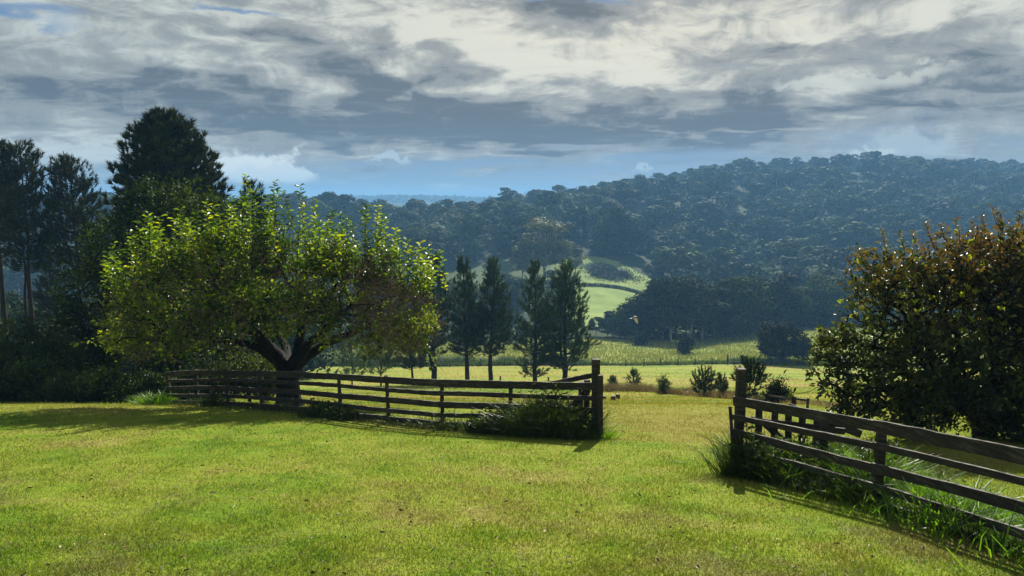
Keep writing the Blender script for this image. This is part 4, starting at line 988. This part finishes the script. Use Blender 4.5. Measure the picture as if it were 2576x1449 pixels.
# only the ground the picture can see (not far behind a ridge)
def visible(x_, y_, extra):
    z_ = gz(x_, y_) + extra; t_ = (z_ - CAMZ) / y_; ok = np.ones(len(x_), bool)
    for q_ in np.linspace(.3, .985, 26):
        ok &= ((gz(x_ * q_, y_ * q_) - CAMZ) / (y_ * q_) < t_ + .002)
    return ok
pxp = 512 + F * pts[:, 0] / (pts[:, 1] * .985)
keep = ~in_pasture(pts[:, 0], pts[:, 1]) & ~((pxp > 566) & (pxp < 652) & (pts[:, 1] < 424)) & ~((pxp > 586) & (pxp < 597) & (pts[:, 1] < at(591, 236).y + 8)) & visible(pts[:, 0], pts[:, 1], 17.0) & ((pts[:, 0] / pts[:, 1] > -.2) | (pts[:, 1] > 300) | (fr.random(len(pts)) < .5))
pts = pts[keep]
order = np.argsort(pts[:, 1]); pts = pts[order]
NI = max(0, 296 - nt_made[0])
z1 = 'tree on the lower valley slope between the paddock trees and the ridges'
# prefer nearer trees that show: right and middle of the frame
near = pts[:NI]
for (x_, y_) in near:
    tp = int(fr.choice([0, 1, 2, 3, 5, 4, 7])); k_ = HS[TPL[tp][2]]
    s_ = fr.uniform(.6, 1.15) * (.8 if k_ > 18 else 1.0); pz = 512 + F * x_ / (y_ * .985); z1 = '*on the slope ' + ('behind the dark evergreen' if pz < 250 else 'behind the lime green tree' if pz < 430 else 'behind the young pines' if pz < 570 else 'beside the green pasture' if pz < 700 else 'above the lone tree' if pz < 840 else 'behind the bronze tree'); e = forest_tree(float(x_), float(y_), tp, s_, fr.uniform(0, 6.28), z1, 'trees on the lower valley slope'); sw = s_ * fr.uniform(.95, 1.25); e.scale = (sw, sw, s_)
rest = pts[NI:]
for d_ in sorted(set(q_[2] for q_ in REG)):
    L_ = sorted([q_ for q_ in REG if q_[2] == d_], key=lambda q_: q_[1])
    for i_, q_ in enumerate(L_): q_[0]['label'] = ('lone specimen of ' if len(L_) == 1 else ORD[min(i_, 19)] + ' from left of ') + d_
small = [forest_template(50 + i_, kd, 700, 1.7, .18, i_ % 4 != 0) for i_, kd in enumerate(['gum', 'round', 'tall', 'gum', 'round', 'round'])]
smallf = [forest_template(70 + i_, kd, 520, 2.0, .16, i_ % 4 != 0) for i_, kd in enumerate(['gum', 'round', 'tall', 'gum', 'round', 'round'])]
emerg = vnoise(rest[:, 0] / 60, rest[:, 1] / 60, 17)
groups = {0: [], 1: [], 2: [], 3: []}; tgroups = []
for i_, (x_, y_) in enumerate(rest):
    k_ = int(fr.integers(0, 6)); src = small if y_ < 560 else smallf
    (V, Fc), (Vt, Ft) = src[k_]
    s_ = fr.uniform(.5, 1.2) + .5 * max(0, emerg[i_]) + (.35 if fr.random() < .06 else 0); s_ *= 1.38; cap = fr.uniform(16, 27) / V[:, 2].max(); sh_ = min(s_, cap); a_ = fr.uniform(0, 6.28); ca, sa = math.cos(a_), math.sin(a_); sw = min(s_, sh_ * 1.25) * fr.uniform(1.05, 1.35)
    z_ = gz1(x_, y_) - .5
    Q = np.stack([(V[:, 0] * ca - V[:, 1] * sa) * sw + x_, (V[:, 0] * sa + V[:, 1] * ca) * sw + y_, V[:, 2] * sh_ + z_], 1)
    groups[int(np.clip((emerg[i_] + .5 + fr.normal(0, .22)) * 4, 0, 3))].append((Q, Fc))
    if fr.random() < .35:
        Qt = np.stack([(Vt[:, 0] * ca - Vt[:, 1] * sa) * sw + x_, (Vt[:, 0] * sa + Vt[:, 1] * ca) * sw + y_, Vt[:, 2] * sh_ + z_], 1); tgroups.append((Qt, Ft))
gm = [merge(groups[q_], 4) for q_ in range(4)] + [merge(tgroups, 4)]
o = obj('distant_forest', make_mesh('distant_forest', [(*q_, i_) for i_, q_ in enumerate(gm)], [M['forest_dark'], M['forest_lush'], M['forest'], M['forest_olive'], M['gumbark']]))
tag(o, 'blue-hazed eucalypt forest covering the distant hillsides and ridges', 'forest', kind='stuff')
print('forest individuals', nt_made[0], 'mass', len(rest))
# canopy of the very far blue hill
N = 5000; px = fr.uniform(250, 700, N); D_ = fr.uniform(2350, 2900, N); xx = (px - 512) / F * D_; P_ = np.stack([xx, D_, gz(xx, D_) + fr.uniform(0, 9, N)], 1)
V, Fc = cards(P_, np.tile([0, -.3, 1.0], (N, 1)), fr.uniform(9, 22, N), fr)
o = obj('far_forest', make_mesh('far_forest', [(V, Fc, 0)], [M['forest']])); tag(o, 'pale blue wooded hill on the horizon', 'forest', kind='stuff')

# ------------------------------------------------------------------ the little house
def box(x0, x1, y0, y1, z0, z1):
    V = np.array([(x, y, z) for z in (z0, z1) for x, y in ((x0, y0), (x1, y0), (x1, y1), (x0, y1))], float)
    return V, np.array([(3, 2, 1, 0), (4, 5, 6, 7), (0, 1, 5, 4), (1, 2, 6, 5), (2, 3, 7, 6), (3, 0, 4, 7)])
def plain(name, col, rough=.7, sc=3.0, var=.15):
    m, t, out = mat(name); n_ = t.noise(t.new('ShaderNodeTexCoord').outputs['Object'], sc, 4, .6)
    c = t.ramp(n_, [(.3, tuple(v * (1 - var) for v in col)), (.7, tuple(min(1, v * (1 + var)) for v in col))])
    p = t.new('ShaderNodeBsdfPrincipled'); t.put(p.inputs['Base Color'], c); p.inputs['Roughness'].default_value = rough; t.l.new(p.outputs[0], out.inputs[0]); return m
M['wall'] = plain('house_wall', (.22, .22, .20)); M['roof'] = plain('house_roof', (.16, .17, .17), .8); M['glass'] = plain('window_dark', (.03, .035, .04), .2); M['metal'] = plain('dull_steel', (.10, .10, .10), .5)
M['stump'] = bark_mat('stump_bark', (.03, .022, .016), (.10, .08, .06), 12); M['cut'] = plain('cut_wood', (.22, .17, .11), .8, 8)
D_ = 398; D_ = at(591, 236).y; x_, y_ = colrow(591, D_); gzz = gz1(x_, y_)
house = empty('farmhouse', (x_, y_, gzz), 'small pale-roofed farmhouse glimpsed between dark trees above the green pasture', 'house', None, .5)
hb = 0
part('wall', box(-4, 4, -3, 3, -1, hb + 3), [M['wall']], house)
rv = np.array([(-4.6, -3.6, hb + 3.003), (4.6, -3.6, hb + 3.003), (4.6, 3.6, hb + 3.003), (-4.6, 3.6, hb + 3.003), (-3, 0, hb + 5.2), (3, 0, hb + 5.2)])
roof = obj('roof', make_mesh('roof', [(rv, np.array([(0, 1, 5, 4), (2, 3, 4, 5), (3, 2, 1, 0)]), 0), (rv, np.array([(1, 2, 5), (3, 0, 4)]), 0)], [M['roof']]), house)
for wx in (-2.4, 0.0, 2.4): part('window', box(wx - .5, wx + .5, -3.03, -2.95, hb + 1.0, hb + 2.2), [M['glass']], house)

# ------------------------------------------------------------------ small things in the middle field
def stump(px, D_, top, w_, label, seed):
    r_ = np.random.default_rng(seed); D_ = at(px, D_).y; f_ = foot(px, D_); h_ = hgt(top, D_) - f_.z; root = empty('tree_stump', f_, label, 'stump', 'stumps beyond the gateway')
    zs = np.array([-.1, 0, h_ * .25, h_ * .6, h_]); rr = w_ * np.array([1.45, 1.3, 1.08, 1.0, .96]); V, Fc = tube(np.stack([0 * zs, 0 * zs, zs], 1), rr, 14); V += r_.normal(0, w_ * .05, V.shape) * [1, 1, 0.3]
    part('bark', (V, Fc), [M['stump']], root, True)
    top_ = V[-14:]; V2 = np.concatenate([top_ * [.985, .985, 1] - [0, 0, .004], [[0, 0, h_ - .012]]]); i_ = np.arange(14)
    obj('cut_top', make_mesh('cut_top', [(V2, np.stack([i_, (i_ + 1) % 14, np.full(14, 14)], 1), 0)], [M['cut']]), root)
stump(604, 399.5, 395.8, .085, 'small stump, leftmost of the three beyond the gateway', 1)
stump(613, 400.7, 395.6, .095, 'middle stump of the three beyond the gateway', 2)
stump(617.8, 399.2, 394.0, .10, 'tallest stump, rightmost of the three beyond the gateway', 3)
stump(687, 396, 391.8, .15, 'squat dark stump at the right end of the dry grass strip', 4)
# rail guards round a sapling
def guard(pa_, pb_, D1, D2_, tops, label):
    A = foot(pa_, D1); B = foot(pb_, D2_); root = empty('rail_guard', A, label, 'rail guard', 'low rail guards around the dark bushy sapling'); R = np.array(A)
    za = hgt(tops[0], D1); zb_ = hgt(tops[1], D2_)
    part('post', (lambda v: (v[0] - R, v[1]))(post_mesh(A.x, A.y, A.z - .2, za, .06)), [M['wood']], root)
    part('post', (lambda v: (v[0] - R, v[1]))(post_mesh(B.x, B.y, B.z - .2, zb_, .06)), [M['wood']], root)
    v = plank((A.x, A.y - .05, za - .06), (B.x, B.y - .05, zb_ - .06), .06, .03); part('rail', (v[0] - R, v[1]), [M['wood']], root)
guard(766, 792, at(766, 404).y, at(792, 407).y, (393.5, 396.5), 'left rail guard in front of the dark bushy sapling')
guard(794.5, 807.5, at(794, 407.2).y, at(807, 408).y, (396.5, 398), 'right rail guard running from the dark bushy sapling towards the bronze tree')
# pickets standing in the grass between the pines
for k_, (px, D_, top, lab) in enumerate([(500, 62, 376, 'short picket behind the left fence between the second and third pines'), (548, 60, 377, 'short picket behind the left fence below the fourth pine'), (630.5, at(630, 391).y, 381, 'thin stake beside the slender sapling'), (740, at(740, 400).y, 389, 'thin stake just left of the right gate post in the sapling row'), (467, 64, 374, 'short picket behind the left fence beside the second pine')]):
    f_ = foot(px, D_); v = post_mesh(0, 0, -.2, hgt(top, D_) - f_.z, .0022 * D_, (.03, 0)); o = obj('wooden_stake', make_mesh('wooden_stake', [(v[0], v[1], 0)], [M['wood']]), None, f_); tag(o, lab, 'stake', 'wooden stakes standing in the middle field')
# far wire fence
f0 = foot(300, 141); wf = empty('wire_fence', f0, 'far wire fence with small dark posts along the edge of the paddock', 'fence'); R = np.array(f0)
pxs = [288, 320, 352, 385, 418, 450, 480, 505, 528, 552, 574, 597, 626, 644, 661, 678, 695, 712, 734, 753, 770, 784, 806, 826, 850, 880, 915]
fpts = [foot(p_, 140.6) for p_ in pxs]
for q_ in fpts:
    hh_ = fr.uniform(1.3, 1.8); v = post_mesh(q_.x, q_.y, q_.z - .3, q_.z + hh_, .18, (fr.normal(0, .06), 0)); part('post', (v[0] - R, v[1]), [M['wood']], wf)
for hz_ in (.5, .95, 1.35):
    V = [tube([np.array(a_) + [0, -.13, hz_] - R, np.array(b_) + [0, -.13, hz_] - R], [.012, .012], 4) for a_, b_ in zip(fpts[:-1], fpts[1:])]
    part('wire', merge(V, 4), [M['metal']], wf)
A = foot(727.5, 140.2); fg = empty('farm_gate', A, 'small metal farm gate in the far wire fence left of the lone tree', 'gate'); Wg = 26 * .3975 * 140 / F + 1.0
part('post', post_mesh(0, 0, -.3, 2.2, .22), [M['wood']], fg); part('post', post_mesh(Wg, 0, -.3, 2.1, .22), [M['wood']], fg)
part('gate_frame', merge([tube([(0.12, 0, z_), (Wg - .12, 0, z_ - .05)], [.05, .05], 6) for z_ in (1.9, 1.3, .7)] + [tube([(0.12, 0, .3), (Wg - .12, 0, 1.85)], [.04, .04], 6)], 4), [M['metal']], fg)
# dark hedge line crossing the green pasture
cx_ = [(578, 336), (600, 338), (620, 336), (640, 330), (652, 322)]
N = 2600; s_ = fr.random(N); kx = np.interp(s_, np.linspace(0, 1, 5), [colrow(a_, 0 + b_)[0] for a_, b_ in cx_]); ky = np.interp(s_, np.linspace(0, 1, 5), [b_ for a_, b_ in cx_]) - 3
P_ = np.stack([kx + fr.normal(0, .5, N), ky + fr.normal(0, .6, N), 0 * kx], 1); P_[:, 2] = gz(P_[:, 0], P_[:, 1]) + fr.uniform(0, 1.3, N)
V, Fc = cards(P_, np.tile([0, 0, 1.0], (N, 1)), .7, fr); o = obj('hedge', make_mesh('hedge', [(V, Fc, 0)], [M['forest']])); tag(o, 'thin dark hedge line crossing the green pasture', 'hedge')
# scrub patch
N = 12000; cxx = foot(606, 385).x; P_ = np.stack([fr.normal(cxx, 6.5, N), fr.normal(368, 8, N), np.zeros(N)], 1); kp = vnoise(P_[:, 0] / 5, P_[:, 1] / 5, 21) > -.1; P_ = P_[kp]; P_[:, 2] = gz(P_[:, 0], P_[:, 1]) + fr.uniform(0, 2.4, len(P_))
V, Fc = cards(P_, np.tile([0, -.2, 1.0], (len(P_), 1)), .8, fr); o = obj('scrub', make_mesh('scrub', [(V, Fc, 0)], [M['forest']])); tag(o, 'patch of dark low scrub on the green pasture', 'scrub', kind='stuff')

# ------------------------------------------------------------------ unmown strips and weeds
def strip(name, pa_, pb_, n, spread, hmin, hmax, mt, label, r_=fr, w_=.03, clumpy=3.0):
    s_ = r_.random(n); A = np.array(pa_); B = np.array(pb_); P2 = A + (B - A) * s_[:, None] + r_.normal(0, spread, (n, 2))
    hm = .35 + 1.1 * np.clip(vnoise(P2[:, 0] * clumpy, P2[:, 1] * clumpy, 31) + .5, 0, 1)
    P_ = np.stack([P2[:, 0], P2[:, 1], gz(P2[:, 0], P2[:, 1]) - .02], 1)
    V = blades(P_, np.stack([r_.normal(0, .35, n), r_.normal(0, .35, n), np.ones(n)], 1), r_.uniform(hmin, hmax, n) * hm, w_, .7, r_)
    o_ = obj(name, make_mesh(name, [(V[0], V[1], 0)], [mt])); tag(o_, label, 'grass', kind='stuff'); return o_
XY = lambda a_, b_: (at(a_, b_).x, at(a_, b_).y)
strip('dry_grass', XY(604, 390), XY(690, 395), 9000, .35, .3, .8, M['dry'], 'brown dry grass strip around the saplings beyond the gateway', w_=.018, clumpy=1.2)
strip('dry_grass', XY(690, 395), XY(746, 400), 4500, .25, .2, .5, M['dry'], 'thin brown grass at the feet of the pine saplings left of the right gate post', w_=.03, clumpy=.8)
strip('dry_grass', XY(746, 400), XY(860, 412), 5200, .2, .12, .35, M['dry'], 'reddish dry grass below the rail guards', w_=.02, clumpy=.8)
strip('long_grass', fpt(280, 147), fpt(420, 146), 9000, 1.8, 1.2, 3.2, M['weed'], 'olive rough grass bank behind the left fence under the lime green crown', w_=.08, clumpy=.5)
strip('long_grass', fpt(415, 146), fpt(585, 145), 9000, 1.5, .9, 2.4, M['weed'], 'olive rough grass bank behind the young pines', w_=.08, clumpy=.5)
# along the plank fences
def fence_weeds(posts, dens_fn, name, label, r_, mt, side=.25, off=0.0, hs=1.0, w_=.012, nper=420, lush=False):
    Vs = []
    for k_ in range(len(posts) - 1):
        a = np.array(posts[k_]); b = np.array(posts[k_ + 1]); L = np.linalg.norm(b - a); n = int(nper * L * dens_fn(k_))
        T = (b - a) / L; nrm = np.array([-T[1], T[0]]); nrm = nrm if nrm[1] < 0 else -nrm
        s_ = r_.random(n); P2 = a + (b - a) * s_[:, None] + nrm * (r_.normal(0, side, n) + off)[:, None]
        hm = .3 + 1.3 * np.clip(vnoise(P2[:, 0] * 1.7, P2[:, 1] * 1.7, 33 + k_) + .5, 0, 1) ** 1.3
        P_ = np.stack([P2[:, 0], P2[:, 1], gz(P2[:, 0], P2[:, 1]) - .02], 1)
        Vs.append(blades(P_, np.stack([r_.normal(0, .45, n), r_.normal(0, .45, n), np.ones(n)], 1), r_.uniform(.14, .55, n) * hm * hs * (.6 + .4 * dens_fn(k_)), w_ * r_.uniform(.6, 1.4, n), .8, r_))
    V = merge(Vs, 4); o_ = obj(name, make_mesh(name, [(V[0], V[1], 0)], [mt])); tag(o_, label, 'grass', kind='stuff')
wr = np.random.default_rng(5)
fence_weeds(left_posts, lambda k_: [2.6, 1.7, 1.2, .9, .9, .8, .6, .7, .6][k_], 'long_grass', 'long grass and seed heads growing up through the left plank fence', wr, M['weed'], .16, .05)
fence_weeds(left_posts[:6], lambda k_: .5, 'dry_grass', 'dry straw at the foot of the left plank fence', wr, M['dry'], .15, .12, .6)
fence_weeds(right_posts, lambda k_: [2.0, .9, .6, .5][k_], 'long_grass', 'tall weeds and grass tangled in the foot of the right plank fence', wr, M['weed'], .15, .02, 1.1)
fence_weeds([(a_ + .25, b_ + .65) for a_, b_ in right_posts], lambda k_: [.6, 1.7, 2.0, 1.8][k_], 'long_grass', 'bright sunlit green grass behind the right plank fence', wr, M['lush'], .42, 0, 1.15, .016)
fence_weeds([(a_ + .8, b_ + 1.5) for a_, b_ in right_posts[1:]], lambda k_: [.7, 1, 1][k_], 'long_grass', 'outer fringe of lush grass behind the right-hand end of the right fence', wr, M['lush'], .35, 0, .8, .014)
def weed_clump(px, D_, h_, rad, label, n=260, seed=1, broad=.5, mt='weed', name='weed_clump', off=(0, 0)):
    r_ = np.random.default_rng(seed); f_ = foot(px, D_); f_ = Vector((f_.x + off[0], f_.y + off[1], 0)); f_.z = gz1(f_.x, f_.y)
    root = empty(name, f_, label, 'weed', None)
    P_ = np.stack([r_.normal(0, rad * .45, n), r_.normal(0, rad * .3, n), np.full(n, -.02)], 1)
    V = blades(P_, np.stack([P_[:, 0] / rad * .5 + r_.normal(0, .25, n), P_[:, 1] / rad * .5 + r_.normal(0, .25, n), np.ones(n)], 1), r_.uniform(.45, 1.0, n) * h_, r_.uniform(.008, .02, n), .8, r_)
    part('grass_blades', V, [M[mt]], root)
    ns = int(26 * broad); st, lp, ld = [], [], []
    for q_ in range(ns):
        A = np.array([r_.normal(0, rad * .4), r_.normal(0, rad * .25), -.03]); B = A + np.array([r_.normal(0, .12), r_.normal(0, .12), h_ * r_.uniform(.5, .95)]); st.append(tube([A, (A + B) / 2 + r_.normal(0, .02, 3), B], [.006, .005, .002], 3))
        for c_ in range(int(9)): s_ = r_.uniform(.2, 1); lp.append(A + (B - A) * s_); ld.append(r_.normal(0, 1, 3) * [1, 1, .4] + [0, 0, .2])
    if ns:
        part('stems', merge(st, 4), [M['weed']], root)
        part('broad_leaves', leaves(np.array(lp), unit(np.array(ld)), r_.uniform(.06, .13, len(lp)), r_.uniform(.03, .055, len(lp)), .2, r=r_), [M['weed']], root)
weed_clump(555, 14.15, 1.25, .62, 'tall dark weed clump hiding the last bay of the left fence', 1300, 1, 2.6)
weed_clump(530, 14.1, .9, .55, 'leafy weed clump in the middle of the last bay of the left fence', 800, 2, 2.6)
weed_clump(500, 14.4, .62, .4, 'weed clump around the last thin post of the left fence', 700, 3, 2.2)
weed_clump(478, 14.6, .45, .35, 'low weed clump left of the last thin post of the left fence', 260, 4, 1.2)
weed_clump(575, 13.8, .62, .45, 'dark weeds at the foot of the left gate post', 800, 5, 1.2)
weed_clump(155, 22.6, .62, .62, 'bright green grass clump at the far left end of the left fence', 700, 6, .2, 'lush', 'grass_clump')
weed_clump(215, 20.8, .55, .45, 'broad green weed below the left fence, left of the trunk', 200, 7, 1.6)
weed_clump(320, 17.6, .50, .55, 'sprawling leafy weed right of the forked trunk', 200, 8, 2.2)
weed_clump(345, 17.0, .38, .45, 'low leafy weed under the third bay right of the trunk', 180, 9, 2.0)
weed_clump(735, 10.3, .75, .30, 'light seeding grass tuft at the left of the right gate post', 260, 10, .1, 'weed', 'grass_clump')
weed_clump(760, 10.1, .62, .35, 'dark weeds along the picket gate foot', 700, 11, 1.8)
weed_clump(812, 9.75, .85, .40, 'tall green weed bursting through the first bay of the right fence', 520, 12, 1.4, 'lush')
weed_clump(868, 9.05, 1.0, .26, 'tall grass wrapped round the second post of the right fence', 420, 13, .8, 'lush')
weed_clump(748, 10.35, .95, .22, 'tall grass climbing the right gate post', 420, 16, .8)
weed_clump(785, 9.95, .75, .32, 'broad-leaved weeds climbing in front of the picket gate', 420, 17, 2.4)
weed_clump(835, 9.3, .5, .40, 'low leafy weeds between the picket gate and the second post', 320, 14, 1.6)
weed_clump(603, 13.75, .30, .25, 'pale grass tuft on the right side of the left gate post', 220, 15, 0, 'lush', 'grass_clump')
# ------------------------------------------------------------------ bird
bp_ = np.array(at(635, 318, 34)); bird = empty('flying_bird', bp_, 'dark bird with a pale underwing flying over the paddock', 'bird', None, .5); 
th = np.linspace(0, 1, 12); P_ = np.stack([(th - .5) * .42, -.1 * (th - .5), .03 * np.sin(th * 3.1) + .02 * th], 1); rr = .055 * np.sin(np.clip(th * math.pi, .05, math.pi - .05)) ** .7 * np.where(th < .25, .75, 1.0)
M['feather'] = plain('dark_feather', (.03, .028, .028), .5, 20); M['pale'] = plain('pale_feather', (.62, .52, .42), .6, 25, .12)
bird.scale = (.85, .85, .85)
part('body', tube(P_, np.maximum(rr, .004), 10), [M['feather']], bird, True)
def wing(sgn, tipz, mt):
    root_a, root_b = np.array([-.10, sgn * .03, .03]), np.array([.08, sgn * .03, .03]); V = []
    for s_ in np.linspace(0, 1, 7):
        w_ = (.20 * (1 - s_ ** 2.2) + .03) * (1 + .25 * math.sin(s_ * 3)); c_ = np.array([-.02 + .10 * s_, sgn * (.03 + .12 * s_), .03 + tipz * s_])
        V += [c_ + [-w_ / 2, 0, 0], c_ + [w_ / 2, 0, .0], c_ + [w_ / 2, sgn * -.008, .008], c_ + [-w_ / 2, sgn * -.008, .008]]
    V = np.array(V); Fq = []
    for i_ in range(6):
        for j in range(4): Fq.append((i_ * 4 + j, i_ * 4 + (j + 1) % 4, i_ * 4 + 4 + (j + 1) % 4, i_ * 4 + 4 + j))
    Fq += [(0, 1, 2, 3), (24, 25, 26, 27)]
    return V, np.array(Fq)
o = part('wing', wing(-1, -.36, 0), [M['pale']], bird, False); o['label'] = 'pale underwing turned down towards the viewer'
part('wing', wing(1, .10, 0), [M['feather']], bird)
tv = np.array([(-.2, -.03, 0), (-.2, .03, 0), (-.36, .055, -.01), (-.36, -.055, -.01)]); tv2 = np.concatenate([tv, tv + [0, 0, .01]])
part('tail', (tv2, np.array([(0, 1, 2, 3), (7, 6, 5, 4), (0, 4, 5, 1), (1, 5, 6, 2), (2, 6, 7, 3), (3, 7, 4, 0)])), [M['feather']], bird)
# ------------------------------------------------------------------ haze
m, t, out = mat('haze_air'); pv = t.new('ShaderNodeVolumePrincipled'); pv.inputs['Density'].default_value = .00038; t.put(pv.inputs['Color'], (.26, .58, 1.0)); pv.inputs['Anisotropy'].default_value = .1
t.l.new(pv.outputs[0], out.inputs['Volume'])
zt = 60.0; allz = gzv.min() - 1.2
hz = obj('haze', make_mesh('haze', [(*box(-4400, 4400, -4400, 4400, float(allz), float(zt)), 0)], [m])); tag(hz, 'blue haze lying in the valley', 'haze', kind='stuff')
print('terrain z', gzv.min(), gzv.max())

N = 420; yy = 5.6 * (17 / 5.6) ** fr.random(N); xx = fr.uniform(-.8, .8, N) * yy
V = leaves(np.stack([xx, yy, gz(xx, yy) + .035], 1), np.stack([fr.normal(0, 1, N), fr.normal(0, 1, N), fr.normal(0, .15, N)], 1), fr.uniform(.03, .08, N), fr.uniform(.015, .035, N), .3, r=fr)
m, t, out = mat('fallen_leaf'); rn_ = t.new('ShaderNodeNewGeometry').outputs['Random Per Island']; p = t.new('ShaderNodeBsdfPrincipled'); t.put(p.inputs['Base Color'], t.ramp(rn_, [(0, (.06, .035, .02)), (.55, (.16, .10, .05)), (.85, (.34, .28, .17)), (1, (.5, .46, .36))])); p.inputs['Roughness'].default_value = .7; t.l.new(p.outputs[0], out.inputs[0])
o = obj('fallen_leaves', make_mesh('fallen_leaves', [(V[0], V[1], 0)], [m])); tag(o, 'dry brown leaves scattered over the near lawn', 'leaves', kind='stuff')
N = 26000; yy = 4.8 * (16 / 4.8) ** fr.random(N); xx = fr.uniform(-.86, .86, N) * (yy + 1); kp = (vnoise(xx * .7 + 9, yy * .7, 71) + .6 * vnoise(xx * 2.6, yy * 2.6, 72)) > .12; xx, yy = xx[kp], yy[kp]; N = len(xx)
P_ = np.stack([xx, yy, gz(xx, yy) + fr.uniform(0, .03, N)], 1)
V = tris(P_, np.stack([fr.normal(0, 1, N), fr.normal(0, 1, N), fr.uniform(0, .5, N)], 1), fr.uniform(.04, .09, N), fr.uniform(.005, .010, N), fr)
o = obj('dry_clippings', make_mesh('dry_clippings', [(V[0], V[1], 0)], [M['dry']])); tag(o, 'straw coloured mower clippings lying in patches on the near lawn', 'clippings', kind='stuff')
